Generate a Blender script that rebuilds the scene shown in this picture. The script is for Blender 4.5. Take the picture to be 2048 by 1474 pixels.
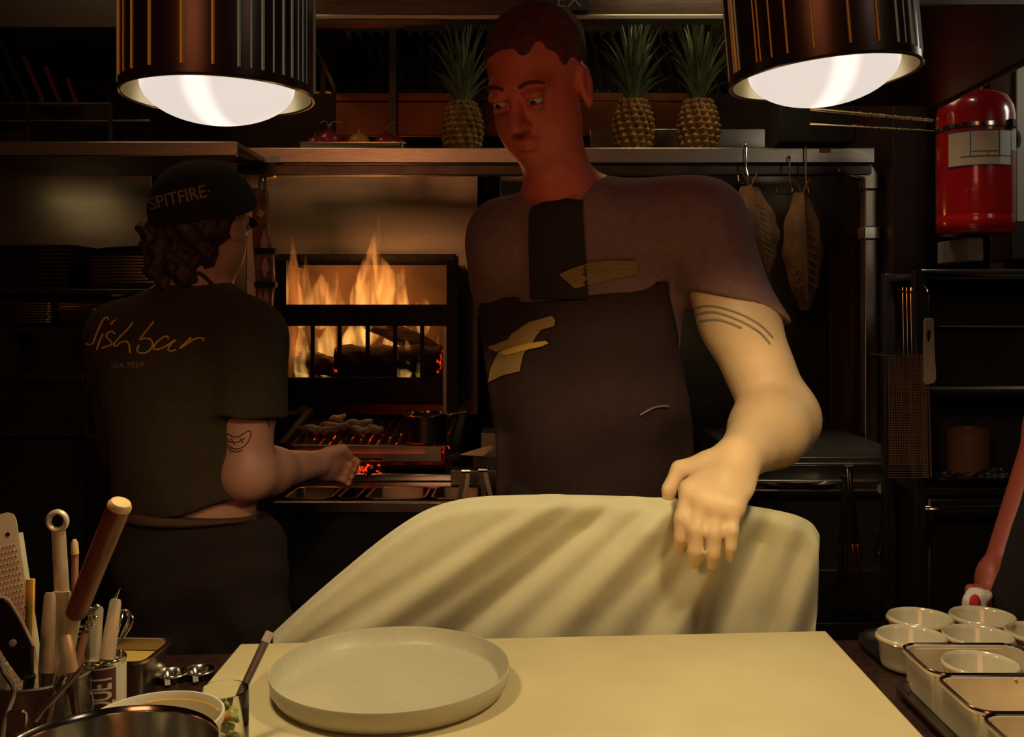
import bpy, bmesh, math, random
import numpy as np
from mathutils import Vector, Matrix, Euler
from mathutils.bvhtree import BVHTree

for _o in list(bpy.data.objects):
    bpy.data.objects.remove(_o, do_unlink=True)
SC = bpy.context.scene
COL = SC.collection
random.seed(7)
PI = math.pi

# ------------------------------------------------------------------ camera
F = 1920.0                 # focal length in pixels of the 2048 px wide frame
VX, VY = 1056.0, 632.0     # the vanishing point of the depth axis
ZC = 1.40                  # eye height
cam_d = bpy.data.cameras.new('camera')
cam = bpy.data.objects.new('camera', cam_d)
COL.objects.link(cam)
cam.location = (0, 0, ZC)
cam.rotation_euler = (PI / 2, 0, 0)
cam_d.sensor_fit = 'HORIZONTAL'
cam_d.sensor_width = 36.0
cam_d.lens = 36.0 * F / 2048.0
cam_d.shift_x = (1024 - VX) / 2048.0
cam_d.shift_y = -(737 - VY) / 2048.0
cam_d.clip_start = 0.05
SC.camera = cam

# ------------------------------------------------------------------ world, exposure
SC.view_settings.view_transform = 'Standard'
SC.view_settings.look = 'None'
SC.view_settings.exposure = 0.0
SC.view_settings.gamma = 1.0
SC.view_settings.use_curve_mapping = False
world = bpy.data.worlds.new('dim_room')
SC.world = world
world.use_nodes = True
_bg = world.node_tree.nodes['Background']
_bg.inputs[0].default_value = (0.50, 0.17, 0.10, 1)
_bg.inputs[1].default_value = 0.020


def lamp(name, kind, loc, energy, color, size=0.1, target=None, spot=None, blend=0.6):
    d = bpy.data.lights.new(name, kind)
    d.energy = energy
    d.color = color
    if kind == 'AREA':
        d.size = size
    else:
        d.shadow_soft_size = size
    if kind == 'SPOT':
        d.spot_size = spot
        d.spot_blend = blend
    o = bpy.data.objects.new(name, d)
    COL.objects.link(o)
    o.location = loc
    if target is not None:
        o.rotation_euler = (Vector(target) - Vector(loc)).to_track_quat('-Z', 'Y').to_euler()
    return o


WARM = (1.0, 0.78, 0.43)
# unseen fill lights added in front and overhead, inferred wall lamps and the fire's own glow
lamp('front_fill_light', 'AREA', (-1.0, -2.4, 2.3), 17.0, (1.0, 0.36, 0.15), 1.2, (0.1, 1.7, 1.5))  # added unseen warm fill for the cooks and lamp shades
lamp('front_right_fill', 'AREA', (2.4, -1.2, 2.5), 3.5, (0.95, 0.80, 0.62), 0.7, (0.8, 2.2, 1.3))  # added unseen fill for the right side
lamp('drawer_fill_spot', 'SPOT', (0.72, 1.95, 2.75), 70.0, (1.0, 0.86, 0.66), 0.12, (0.84, 2.5, 0.80), math.radians(40), 0.5)  # added unseen spot brightening the drawer front and hanging tools
lamp('right_wall_light', 'POINT', (1.85, 2.25, 2.15), 4.5, (1.0, 0.96, 0.78), 0.10)
lamp('shelf_fill_light', 'AREA', (0.55, 2.75, 2.62), 3.5, (1.0, 0.74, 0.44), 0.5, (0.55, 3.1, 1.5))  # added unseen fill brightening the fish and pineapples
lamp('left_wall_fill', 'AREA', (-1.2, 2.6, 2.72), 3.0, (1.0, 0.70, 0.36), 0.6, (-1.2, 3.4, 1.4))  # added unseen fill for the left steel wall
lamp('under_shelf_light', 'AREA', (-1.75, 3.15, 1.83), 0.13, (1.0, 0.66, 0.32), 0.25, (-1.75, 3.45, 1.2))


# ------------------------------------------------------------------ helpers
def W(px, py, Y):
    """the point seen at a photograph position, at depth Y"""
    return Vector(((px - VX) * Y / F, Y, ZC - (py - VY) * Y / F))


def G(px, py, z):
    """the point seen at a photograph position, on the level plane z"""
    Y = F * (ZC - z) / (py - VY)
    return W(px, py, Y)


def lin(c):
    return tuple((v / 12.92 if v <= 0.04045 else ((v + 0.055) / 1.055) ** 2.4) for v in c)


def rgb(h):
    return lin(tuple(int(h[i:i + 2], 16) / 255 for i in (0, 2, 4)))


MATS = {}


def mat(name, col, rough=0.5, metal=0.0, noise=0.0, nscale=30.0, bump=0.0, bscale=60.0, stretch=(1, 1, 1),
        coat=0.0, emit=None, estr=0.0, trans=0.0, spec=0.5, sheen=0.0, sss=0.0, ior=1.45):
    m = bpy.data.materials.new(name)
    m.use_nodes = True
    nt = m.node_tree
    b = nt.nodes['Principled BSDF']
    c = rgb(col) if isinstance(col, str) else col
    b.inputs['Base Color'].default_value = (*c, 1)
    b.inputs['Roughness'].default_value = rough
    b.inputs['Metallic'].default_value = metal
    b.inputs['Specular IOR Level'].default_value = spec
    b.inputs['Coat Weight'].default_value = coat
    b.inputs['IOR'].default_value = ior
    b.inputs['Transmission Weight'].default_value = trans
    b.inputs['Sheen Weight'].default_value = sheen
    if sss:
        b.inputs['Subsurface Weight'].default_value = sss
        b.inputs['Subsurface Radius'].default_value = (0.012, 0.004, 0.002)
        b.inputs['Subsurface Scale'].default_value = 0.6
    if emit:
        b.inputs['Emission Color'].default_value = (*(rgb(emit) if isinstance(emit, str) else emit), 1)
        b.inputs['Emission Strength'].default_value = estr
    tc = nt.nodes.new('ShaderNodeTexCoord')
    mp = nt.nodes.new('ShaderNodeMapping')
    mp.inputs['Scale'].default_value = stretch
    nt.links.new(tc.outputs['Object'], mp.inputs['Vector'])
    if noise > 0:
        n = nt.nodes.new('ShaderNodeTexNoise')
        n.inputs['Scale'].default_value = nscale
        n.inputs['Detail'].default_value = 4
        nt.links.new(mp.outputs['Vector'], n.inputs['Vector'])
        r = nt.nodes.new('ShaderNodeValToRGB')
        r.color_ramp.elements[0].position = 0.3
        r.color_ramp.elements[1].position = 0.7
        r.color_ramp.elements[0].color = (*[v * (1 - noise) for v in c], 1)
        r.color_ramp.elements[1].color = (*[min(1, v * (1 + noise)) for v in c], 1)
        nt.links.new(n.outputs['Fac'], r.inputs['Fac'])
        nt.links.new(r.outputs['Color'], b.inputs['Base Color'])
    if bump > 0:
        n2 = nt.nodes.new('ShaderNodeTexNoise')
        n2.inputs['Scale'].default_value = bscale
        n2.inputs['Detail'].default_value = 3
        nt.links.new(mp.outputs['Vector'], n2.inputs['Vector'])
        bp = nt.nodes.new('ShaderNodeBump')
        bp.inputs['Strength'].default_value = bump
        bp.inputs['Distance'].default_value = 0.004
        nt.links.new(n2.outputs['Fac'], bp.inputs['Height'])
        nt.links.new(bp.outputs['Normal'], b.inputs['Normal'])
    MATS[name] = m
    return m


MW = {}


def obj(name, bm, m, parent=None, local=False, smooth=35, bevel=0.0, subsurf=0):
    """link a bmesh as ONE mesh object; its coordinates are the world's unless local"""
    if parent is not None and not local:
        bm.transform(MW[parent.name].inverted())
    bmesh.ops.recalc_face_normals(bm, faces=bm.faces[:])
    me = bpy.data.meshes.new(name)
    for f in bm.faces:
        f.smooth = smooth > 0
    bm.to_mesh(me)
    bm.free()
    if 0 < smooth < 180:
        me.set_sharp_from_angle(angle=math.radians(smooth))
    for x in (m if isinstance(m, (list, tuple)) else [m]):
        me.materials.append(x)
    o = bpy.data.objects.new(name, me)
    COL.objects.link(o)
    if parent is not None:
        o.parent = parent
        MW[o.name] = MW[parent.name]
    else:
        MW[o.name] = Matrix.Identity(4)
    if bevel > 0:
        md = o.modifiers.new('soft_edge', 'BEVEL')
        md.width = bevel
        md.segments = 2
        md.limit_method = 'ANGLE'
        md.angle_limit = math.radians(40)
    if subsurf:
        md = o.modifiers.new('smooth', 'SUBSURF')
        md.levels = md.render_levels = subsurf
    return o


def tag(o, label, cat, group=None, kind=None):
    if label:
        o['label'] = label
    if cat:
        o['category'] = cat
    if group:
        o['group'] = group
    if kind:
        o['kind'] = kind
    return o


def thing(name, label, cat, loc=(0, 0, 0), rz=0.0, group=None, rot=None):
    o = bpy.data.objects.new(name, None)
    o.empty_display_size = 0.05
    COL.objects.link(o)
    o.location = loc
    e = Euler(rot) if rot is not None else Euler((0, 0, rz))
    o.rotation_euler = e
    MW[o.name] = Matrix.Translation(Vector(loc)) @ e.to_matrix().to_4x4()
    return tag(o, label, cat, group)


def struct(name, bm, m, **k):
    o = obj(name, bm, m, **k)
    o['kind'] = 'structure'
    return o


def dup(root, loc, rz=None, label=None, group=None, rot=None, scale=None):
    def cp(o, parent):
        c = o.copy()
        COL.objects.link(c)
        c.parent = parent
        for ch in [x for x in bpy.data.objects if x.parent == o]:
            cp(ch, c)
        return c
    r = cp(root, None)
    r.location = loc
    if rz is not None:
        r.rotation_euler = (0, 0, rz)
    if rot is not None:
        r.rotation_euler = rot
    if scale is not None:
        r.scale = (scale,) * 3
    if label:
        r['label'] = label
    if group:
        r['group'] = group
    return r


def BM():
    return bmesh.new()


def box(bm, c, s, rz=0.0, M=None):
    m = (M if M is not None else Matrix.Translation(Vector(c)) @ Matrix.Rotation(rz, 4, 'Z')) @ Matrix.Diagonal((*s, 1))
    bmesh.ops.create_cube(bm, size=1.0, matrix=m)
    return bm


def bx(x0, x1, y0, y1, z0, z1, bm=None):
    bm = bm or BM()
    return box(bm, ((x0 + x1) / 2, (y0 + y1) / 2, (z0 + z1) / 2), (abs(x1 - x0), abs(y1 - y0), abs(z1 - z0)))


def frame_of(d):
    d = d.normalized()
    u = d.orthogonal().normalized() if abs(d.z) > 0.999 else d.cross(Vector((0, 0, 1))).normalized()
    return u, d.cross(u).normalized()


def tube(bm, pts, r, n=10, closed=False, flat=1.0, cap=True, up=None):
    """a swept tube; r a number or one per point; flat squashes the second axis"""
    pts = [Vector(p) for p in pts]
    N = len(pts)
    rs = r if isinstance(r, (list, tuple)) else [r] * N
    rings = []
    u0 = None
    for i, p in enumerate(pts):
        a = pts[(i - 1) % N] if (i > 0 or closed) else p
        b = pts[(i + 1) % N] if (i < N - 1 or closed) else p
        d = (b - a).normalized()
        if u0 is None:
            if up is not None:
                v = Vector(up)
                u = d.cross(v).normalized()
            else:
                u, _ = frame_of(d)
        else:
            u = (u0 - d * u0.dot(d))
            u = u.normalized() if u.length > 1e-6 else frame_of(d)[0]
        u0 = u
        v = d.cross(u).normalized()
        rings.append([bm.verts.new(p + u * (rs[i] * math.cos(2 * PI * k / n)) + v * (rs[i] * flat * math.sin(2 * PI * k / n))) for k in range(n)])
    for i in range(N if closed else N - 1):
        A, B = rings[i], rings[(i + 1) % N]
        for k in range(n):
            bm.faces.new((A[k], A[(k + 1) % n], B[(k + 1) % n], B[k]))
    if cap and not closed:
        bm.faces.new(rings[0][::-1])
        bm.faces.new(rings[-1])
    return bm


def lathe(bm, prof, n=48, M=None, sx=1.0, sy=1.0):
    M = M or Matrix.Identity(4)
    rings = []
    for (r, z) in prof:
        if r < 1e-6:
            rings.append([bm.verts.new(M @ Vector((0, 0, z)))])
        else:
            rings.append([bm.verts.new(M @ Vector((sx * r * math.cos(2 * PI * k / n), sy * r * math.sin(2 * PI * k / n), z))) for k in range(n)])
    for A, B in zip(rings, rings[1:]):
        for k in range(n):
            k2 = (k + 1) % n
            if len(A) == 1 and len(B) == 1:
                break
            if len(A) == 1:
                bm.faces.new((A[0], B[k2], B[k]))
            elif len(B) == 1:
                bm.faces.new((A[k], A[k2], B[0]))
            else:
                bm.faces.new((A[k], A[k2], B[k2], B[k]))
    return bm


def prism(bm, poly, t, M=None):
    """a flat outline (x, y) given thickness t along z"""
    M = M or Matrix.Identity(4)
    a = [bm.verts.new(M @ Vector((x, y, 0))) for x, y in poly]
    b = [bm.verts.new(M @ Vector((x, y, t))) for x, y in poly]
    n = len(poly)
    bm.faces.new(a[::-1])
    bm.faces.new(b)
    for i in range(n):
        j = (i + 1) % n
        bm.faces.new((a[i], a[j], b[j], b[i]))
    return bm


def slab(bm, pts, z0, z1):
    """a level polygon of world points between two heights"""
    return prism(bm, [(p[0], p[1]) for p in pts], z1 - z0, Matrix.Translation((0, 0, z0)))


def rrect(w, h, r, n=5, cx=0, cy=0):
    out = []
    for (sx, sy, a0) in ((1, 1, 0), (-1, 1, PI / 2), (-1, -1, PI), (1, -1, 1.5 * PI)):
        for k in range(n + 1):
            a = a0 + PI / 2 * k / n
            out.append((cx + sx * (w / 2 - r) + r * math.cos(a), cy + sy * (h / 2 - r) + r * math.sin(a)))
    return out


def pan_bm(w, d, h, t=0.0012, r=0.015, rim=0.006, taper=0.006, M=None):
    """an open sheet-metal pan: floor, four walls, a rolled rim"""
    bm = BM()
    M = M or Matrix.Identity(4)
    loops = [(w - 2 * taper - 2 * t, d - 2 * taper - 2 * t, t, r * 0.7), (w - 2 * t, d - 2 * t, h - 0.001, r), (w + 0.3 * rim, d + 0.3 * rim, h, r), (w + 2 * rim, d + 2 * rim, h, r + rim),
             (w + 2 * rim, d + 2 * rim, h - 0.004, r + rim), (w + .2 * rim, d + .2 * rim, h - 0.004, r), (w - 2 * taper, d - 2 * taper, 0, r * 0.7)]
    rings = [[bm.verts.new(M @ Vector((x, y, z))) for x, y in rrect(ww, dd, rr)] for ww, dd, z, rr in loops]
    n = len(rings[0])
    for A, B in zip(rings, rings[1:]):
        for k in range(n):
            bm.faces.new((A[k], A[(k + 1) % n], B[(k + 1) % n], B[k]))
    bm.faces.new(rings[0])
    bm.faces.new(rings[-1][::-1])
    return bm


def beam(bm, a, b, w, t, up=(0, 0, 1)):
    """a straight bar of rectangular section from a to b"""
    a, b = Vector(a), Vector(b)
    d = (b - a)
    L = d.length
    d.normalize()
    u = Vector(up)
    s = d.cross(u)
    if s.length < 1e-5:
        s = d.cross(Vector((0, 1, 0)))
    s.normalize()
    u = s.cross(d).normalized()
    m = Matrix((s, d, u)).transposed().to_4x4()
    m.translation = (a + b) / 2
    return box(bm, None, (w, L, t), M=m)


def smooth_path(P, n=6):
    """Catmull-Rom through the points"""
    P = [Vector(p) for p in P]
    out = []
    for i in range(len(P) - 1):
        p0, p1, p2, p3 = P[max(0, i - 1)], P[i], P[i + 1], P[min(len(P) - 1, i + 2)]
        for k in range(n):
            t = k / n
            out.append(0.5 * ((2 * p1) + (p2 - p0) * t + (2 * p0 - 5 * p1 + 4 * p2 - p3) * t * t + (3 * p1 - p0 - 3 * p2 + p3) * t ** 3))
    out.append(P[-1])
    return out


# ---- smooth solid modelling for bodies and clothes (a distance field turned into a mesh)
import openvdb


def sdf_bm(prims, voxel, k0=0.03, noise=None, pad=0.03):
    lo = np.full(3, 1e9)
    hi = np.full(3, -1e9)

    def bounds(p):
        if p[0] == 'rc':
            a, b = np.array(p[1]), np.array(p[3])
            r = max(p[2], p[4])
            s = np.array(p[6]) if len(p) > 6 and p[6] is not None else np.ones(3)
            return np.minimum(a, b) - r * s, np.maximum(a, b) + r * s
        c = np.array(p[1])
        r = max(p[2]) if p[3] is not None else np.array(p[2])
        return c - r, c + r
    for p in prims:
        if p[0] in ('rc', 'el'):
            a, b = bounds(p)
            lo, hi = np.minimum(lo, a), np.maximum(hi, b)
    lo -= pad
    hi += pad
    n = np.ceil((hi - lo) / voxel).astype(int) + 1
    D = np.full(n, 0.08, dtype=np.float32)
    ax = [lo[i] + voxel * np.arange(n[i], dtype=np.float32) for i in range(3)]
    for p in prims:
        op = p[0]
        if op == 'plane':   # keep the side the normal points away from
            nn = np.array(p[2], float)
            nn /= np.linalg.norm(nn)
            d = (ax[0][:, None, None] - p[1][0]) * nn[0] + (ax[1][None, :, None] - p[1][1]) * nn[1] + (ax[2][None, None, :] - p[1][2]) * nn[2]
            D = np.maximum(D, d.astype(np.float32))
            continue
        sub = op in ('sub', 'subrc')
        q = ('el',) + tuple(p[1:]) if op == 'sub' else (('rc',) + tuple(p[1:]) if op == 'subrc' else p)
        k = (q[5] if q[0] == 'rc' else q[4]) if len(q) > (5 if q[0] == 'rc' else 4) else None
        k = k0 if k is None else k
        a, b = bounds(q)
        e = k + 4 * voxel + 0.03
        i0 = np.maximum(((a - e - lo) / voxel).astype(int), 0)
        i1 = np.minimum(((b + e - lo) / voxel).astype(int) + 2, n)
        if (i1 <= i0).any():
            continue
        X = ax[0][i0[0]:i1[0], None, None]
        Y = ax[1][None, i0[1]:i1[1], None]
        Z = ax[2][None, None, i0[2]:i1[2]]
        if q[0] == 'rc':
            s = np.array(q[6], float) if len(q) > 6 and q[6] is not None else np.ones(3)
            A, B = np.array(q[1]) / s, np.array(q[3]) / s
            BA = B - A
            L2 = max(float(BA @ BA), 1e-9)
            px, py, pz = X / s[0] - A[0], Y / s[1] - A[1], Z / s[2] - A[2]
            t = np.clip((px * BA[0] + py * BA[1] + pz * BA[2]) / L2, 0, 1)
            d = np.sqrt((px - t * BA[0]) ** 2 + (py - t * BA[1]) ** 2 + (pz - t * BA[2]) ** 2) - (q[2] + (q[4] - q[2]) * t)
            d = d * float(s.min())
        else:
            c, r = np.array(q[1], float), np.array(q[2], float)
            px, py, pz = X - c[0], Y - c[1], Z - c[2]
            if q[3] is not None:
                R = np.array(q[3])           # rows: the ellipsoid's own axes
                px, py, pz = (R[0][0] * px + R[0][1] * py + R[0][2] * pz, R[1][0] * px + R[1][1] * py + R[1][2] * pz, R[2][0] * px + R[2][1] * py + R[2][2] * pz)
            k1 = np.sqrt((px / r[0]) ** 2 + (py / r[1]) ** 2 + (pz / r[2]) ** 2)
            k2 = np.sqrt((px / r[0] ** 2) ** 2 + (py / r[1] ** 2) ** 2 + (pz / r[2] ** 2) ** 2)
            d = k1 * (k1 - 1) / np.maximum(k2, 1e-6)
        blk = D[i0[0]:i1[0], i0[1]:i1[1], i0[2]:i1[2]]
        if sub:
            d = -d
            h = np.maximum(k - np.abs(blk - d), 0) / max(k, 1e-6)
            res = np.maximum(blk, d) + h * h * k / 4
        else:
            h = np.maximum(k - np.abs(blk - d), 0) / max(k, 1e-6)
            res = np.minimum(blk, d) - h * h * k / 4
        D[i0[0]:i1[0], i0[1]:i1[1], i0[2]:i1[2]] = res
    if noise is not None:
        D = D + noise(ax[0][:, None, None], ax[1][None, :, None], ax[2][None, None, :]).astype(np.float32)
    D[0], D[-1] = 0.08, 0.08
    D[:, 0], D[:, -1] = 0.08, 0.08
    D[:, :, 0], D[:, :, -1] = 0.08, 0.08
    g = openvdb.FloatGrid(0.08)
    g.copyFromArray(np.ascontiguousarray(D))
    pts, quads = g.convertToQuads(isovalue=0.0)
    pts = pts * voxel + lo
    bm = BM()
    vs = [bm.verts.new(p) for p in pts.tolist()]
    for q in quads.tolist():
        try:
            bm.faces.new([vs[i] for i in q])
        except ValueError:
            pass
    bmesh.ops.smooth_vert(bm, verts=bm.verts[:], factor=0.5, use_axis_x=True, use_axis_y=True, use_axis_z=True)
    return bm


def bvh_of(*objs):
    V, P = [], []
    for o in objs:
        k = len(V)
        M = MW[o.name]
        V += [M @ v.co for v in o.data.vertices]
        P += [[k + i for i in p.vertices] for p in o.data.polygons]
    return BVHTree.FromPolygons(V, P)


EYE = Vector((0, 0, ZC))


def onto(bvh, px, py, lift=0.0015):
    """where the line of sight through a photograph position meets a surface"""
    d = (W(px, py, 1.0) - EYE).normalized()
    h = bvh.ray_cast(EYE, d)
    if h[0] is None:
        return None
    n = h[1] if h[1].dot(d) < 0 else -h[1]
    return h[0] + n * lift


def strokes(bm, bvh, lines, r, n=6, lift=0.001):
    for L in lines:
        pts = [onto(bvh, x, y, lift) for x, y in [(v.x, v.y) for v in smooth_path([(a, b, 0) for a, b in L], 5)]]
        run = []
        for p in pts + [None]:
            if p is None or (run and (p - run[-1]).length > 0.03):
                if len(run) > 1:
                    tube(bm, run, r, n)
                run = [p] if p is not None else []
            elif not run or (p - run[-1]).length > 1e-4:
                run.append(p)
    return bm


def glyphs(text, size=1.0, extrude=0.0, spacing=1.0, bold=0.0):
    """lettering as a bmesh in the xy plane, left end at the origin"""
    c = bpy.data.curves.new('lettering', 'FONT')
    c.body = text
    c.size = size
    c.extrude = extrude
    c.space_character = spacing
    c.offset = bold
    c.resolution_u = 3
    o = bpy.data.objects.new('lettering', c)
    COL.objects.link(o)
    dg = bpy.context.evaluated_depsgraph_get()
    me = bpy.data.meshes.new_from_object(o.evaluated_get(dg))
    bm = BM()
    bm.from_mesh(me)
    bpy.data.objects.remove(o)
    bpy.data.meshes.remove(me)
    bpy.data.curves.remove(c)
    return bm


def ordinal(i):
    return ['first', 'second', 'third', 'fourth', 'fifth', 'sixth', 'seventh', 'eighth', 'ninth', 'tenth', 'eleventh', 'twelfth'][i]


# ------------------------------------------------------------------ materials
STEEL = mat('brushed_steel', (0.42, 0.38, 0.32), 0.30, 1.0, 0.12, 18, 0.05, 40, (1, 12, 12))
STEEL2 = mat('worn_steel', (0.30, 0.27, 0.23), 0.38, 1.0, 0.25, 10, 0.10, 30)
POLISH = mat('polished_steel', (0.62, 0.57, 0.48), 0.16, 1.0, 0.06, 20)
UTENSIL = mat('bright_utensil_steel', (0.82, 0.76, 0.54), 0.38, 0.55, 0.12, 20, 0.04, 40)
FRONTPAN = mat('front_pan_steel', (0.80, 0.70, 0.54), 0.38, 0.6, 0.15, 14, 0.03, 30)
PANSTEEL = mat('pan_steel', (0.42, 0.35, 0.29), 0.24, 1.0, 0.15, 14, 0.03, 30)
WALLSTEEL = mat('wall_steel', (0.27, 0.26, 0.20), 0.34, 1.0, 0.15, 3, 0.06, 6, (1, 1, 6))
DARKST = mat('dark_steel', (0.10, 0.085, 0.075), 0.35, 1.0, 0.3, 12, 0.08, 40)
BLACK = mat('black_enamel', (0.012, 0.009, 0.008), 0.35)
MATBLACK = mat('soot_black', (0.010, 0.007, 0.006), 0.8, 0.0, 0.4, 20, 0.2, 50)
IRON = mat('cast_iron', (0.020, 0.014, 0.012), 0.55, 0.6, 0.4, 25, 0.3, 60)
DIMCOPPER = mat('dull_copper_sheet', (0.09, 0.034, 0.016), 0.38, 1.0, 0.2, 8)
COPPER = mat('copper_sheet', (0.60, 0.22, 0.09), 0.28, 1.0, 0.15, 12)
FLOORM = mat('floor_tile', (0.03, 0.02, 0.017), 0.5, 0, 0.3, 8)
WALLM = mat('dark_plaster', (0.035, 0.018, 0.013), 0.8, 0, 0.2, 6, 0.1, 20)
PALEWALL = mat('pale_wall_panel', (0.42, 0.42, 0.34), 0.35, 0.2, 0.06, 4)
CEILM = mat('dark_ceiling', (0.02, 0.012, 0.01), 0.8, 0, 0.2, 5)
COUNTER = mat('dark_counter_stone', (0.030, 0.013, 0.011), 0.30, 0, 0.4, 60)
BOARD = mat('cream_board', (0.64, 0.54, 0.30), 0.42, 0, 0.05, 9, 0.05, 90)
PLATE = mat('plate_glaze', (0.50, 0.46, 0.32), 0.38, 0, 0.04, 120, 0.03, 200)
CLOTH = mat('cream_cloth', (0.66, 0.62, 0.40), 0.85, 0, 0.05, 14, 0.10, 600, sheen=0.2)
RAMEKIN = mat('ramekin_glaze', (0.50, 0.46, 0.34), 0.14, 0, 0.05, 40, coat=0.5)
RIMBR = mat('ramekin_rim_brown', (0.30, 0.15, 0.06), 0.2, coat=0.4)
CHROME = mat('lamp_chrome', (0.070, 0.042, 0.036), 0.30, 0.7)
CHROMEIN = mat('lamp_reflector', (0.80, 0.72, 0.50), 0.22, 1.0)
GOLDR = mat('gold_reflection_rib', (0.85, 0.58, 0.10), 0.42, 0.6)
SILVR = mat('silver_reflection_rib', (0.50, 0.80, 0.85), 0.45, 0.3)
BULB = mat('lit_bulb', (.1, 0.09, 0.08), 0.4, emit=(1.0, 0.86, 0.76), estr=0.80)
BULBHOT = mat('lit_filament_cap', (1, 0.9, 0.8), 0.4, emit=(1.0, 0.86, 0.62), estr=6.0)
SKIN = mat('skin', (0.76, 0.52, 0.28), 0.48, 0, 0.10, 14, 0.06, 220, sss=0.12)
SKIN2 = mat('skin_rosy', (0.52, 0.25, 0.17), 0.5, 0, 0.10, 14, 0.06, 220, sss=0.12)
SKINRED = mat('skin_red_lit', (0.62, 0.13, 0.08), 0.5, 0, 0.10, 14, 0.06, 220)
TEE = mat('mauve_grey_cotton', (0.23, 0.125, 0.115), 0.9, 0, 0.12, 60, 0.15, 300)
APRON = mat('brown_apron_canvas', (0.034, 0.014, 0.012), 0.9, 0, 0.15, 50, 0.2, 400)
STRAP = mat('apron_strap_dark', (0.026, 0.015, 0.012), 0.9)
OLIVE = mat('olive_cotton', (0.045, 0.030, 0.013), 0.92, 0, 0.15, 50, 0.15, 300)
CAPM = mat('black_cap_cotton', (0.010, 0.007, 0.006), 0.9, 0, 0.2, 60, 0.2, 400)
TROUS = mat('dark_trouser_cotton', (0.020, 0.011, 0.009), 0.92, 0, 0.2, 40, 0.15, 300)
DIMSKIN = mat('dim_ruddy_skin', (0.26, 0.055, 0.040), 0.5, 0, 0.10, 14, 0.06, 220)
NIGHT = mat('dark_plum_cotton', (0.0045, 0.0015, 0.003), 0.92, 0, 0.2, 40)
HAIR = mat('auburn_hair', (0.055, 0.020, 0.010), 0.55, 0, 0.5, 60, 0.5, 160, (1, 1, 0.3))
HAIR2 = mat('ruddy_brown_hair', (0.10, 0.018, 0.010), 0.9, 0, 0.4, 60, 0.5, 160)
EYEW = mat('eye_white', (0.6, 0.5, 0.42), 0.2)
IRIS = mat('dark_iris', (0.03, 0.015, 0.01), 0.2)
LIP = mat('lip', (0.42, 0.12, 0.09), 0.45)
INK = mat('tattoo_ink', (0.02, 0.015, 0.018), 0.7)
YELLOW = mat('yellow_print', (0.75, 0.44, 0.06), 0.7)
DULLYEL = mat('mustard_print', (0.36, 0.22, 0.07), 0.7)
GOLDPR = mat('gold_print', (0.80, 0.42, 0.07), 0.6)
PALEPR = mat('faded_print', (0.24, 0.15, 0.10), 0.7)
WHITE = mat('white_plastic', (0.66, 0.62, 0.50), 0.4, sss=0.05)
IVORY = mat('ivory_plastic', (0.36, 0.33, 0.27), 0.5)
WOODD = mat('dark_wood_handle', (0.15, 0.050, 0.020), 0.32, 0, 0.35, 14, 0.1, 40, (4, 4, 0.6))
WOODL = mat('pale_wood', (0.62, 0.42, 0.18), 0.6, 0, 0.2, 20)
BAMBOO = mat('bamboo', (0.70, 0.40, 0.09), 0.5, 0, 0.2, 20)
BARK = mat('charred_bark', (0.035, 0.016, 0.010), 0.9, 0, 0.7, 14, 0.9, 22, (1, 5, 5))
HOODST = mat('dark_hood_steel', (0.13, 0.10, 0.075), 0.28, 1.0, 0.2, 8, 0.05, 40, (1, 12, 12))  # base darkened so the front fill leaves the hood dim
CREAMFOOD = mat('yellow_cream', (0.62, 0.40, 0.10), 0.4)
SAUCE = mat('pale_cream_dressing', (0.62, 0.56, 0.36), 0.4)
HERB = mat('pickled_green', (0.30, 0.33, 0.08), 0.5, 0, 0.4, 60)
ORANGEB = mat('orange_piece', (0.62, 0.20, 0.04), 0.4)
FOOD = mat('charred_pale_food', (0.34, 0.25, 0.17), 0.6, 0, 0.5, 40, 0.5, 60)
GLASSM = mat('clear_glass', (0.95, 0.95, 0.88), 0.03, trans=1.0)
RED = mat('extinguisher_red', (0.27, 0.004, 0.006), 0.22, coat=0.6)
LABELW = mat('pale_label', (0.42, 0.42, 0.40), 0.5)
LABELT = mat('tan_label', (0.36, 0.25, 0.15), 0.5)
LABELINK = mat('label_ink_blue', (0.02, 0.03, 0.07), 0.5)
GREENL = mat('pineapple_leaf', (0.10, 0.15, 0.06), 0.5, 0, 0.3, 20, 0.1, 40)
PINE = mat('pineapple_rind', (0.26, 0.15, 0.035), 0.55, 0, 0.6, 30, 0.3, 50)
REDFRUIT = mat('red_onion_skin', (0.20, 0.018, 0.028), 0.3, 0, 0.4, 10, coat=0.3)
PALEFRUIT = mat('yellow_onion_skin', (0.40, 0.20, 0.06), 0.35, 0, 0.4, 10)
STEMM = mat('dry_stem', (0.30, 0.18, 0.10), 0.7)
FISHM = mat('dried_fish', (0.20, 0.105, 0.045), 0.55, 0, 0.6, 18, 0.6, 30, (1, 1, 0.4))
SIGNB = mat('black_sign', (0.006, 0.005, 0.005), 0.4)
SIGNT = mat('sign_letters', (0.10, 0.07, 0.06), 0.5)
PATT = mat('carved_brown_leather', (0.16, 0.07, 0.035), 0.6, 0, 0.5, 30, 0.2, 60)
PATTW = mat('tan_leather_marks', (0.55, 0.28, 0.14), 0.6)
TOWELW = mat('white_towel', (0.62, 0.58, 0.52), 0.9, 0, 0.1, 60, 0.3, 200)
TOWELR = mat('red_towel_stripe', (0.42, 0.02, 0.025), 0.9)
CANW = mat('can_cream_print', (0.62, 0.54, 0.42), 0.4)
CANBR = mat('can_brown_print', (0.09, 0.03, 0.022), 0.4)
COAL = mat('ember_crust', (0.02, 0.008, 0.006), 0.9)
FOIL = mat('crumpled_foil', (0.50, 0.48, 0.46), 0.28, 1.0, 0.1, 40, 0.9, 70)


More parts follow.
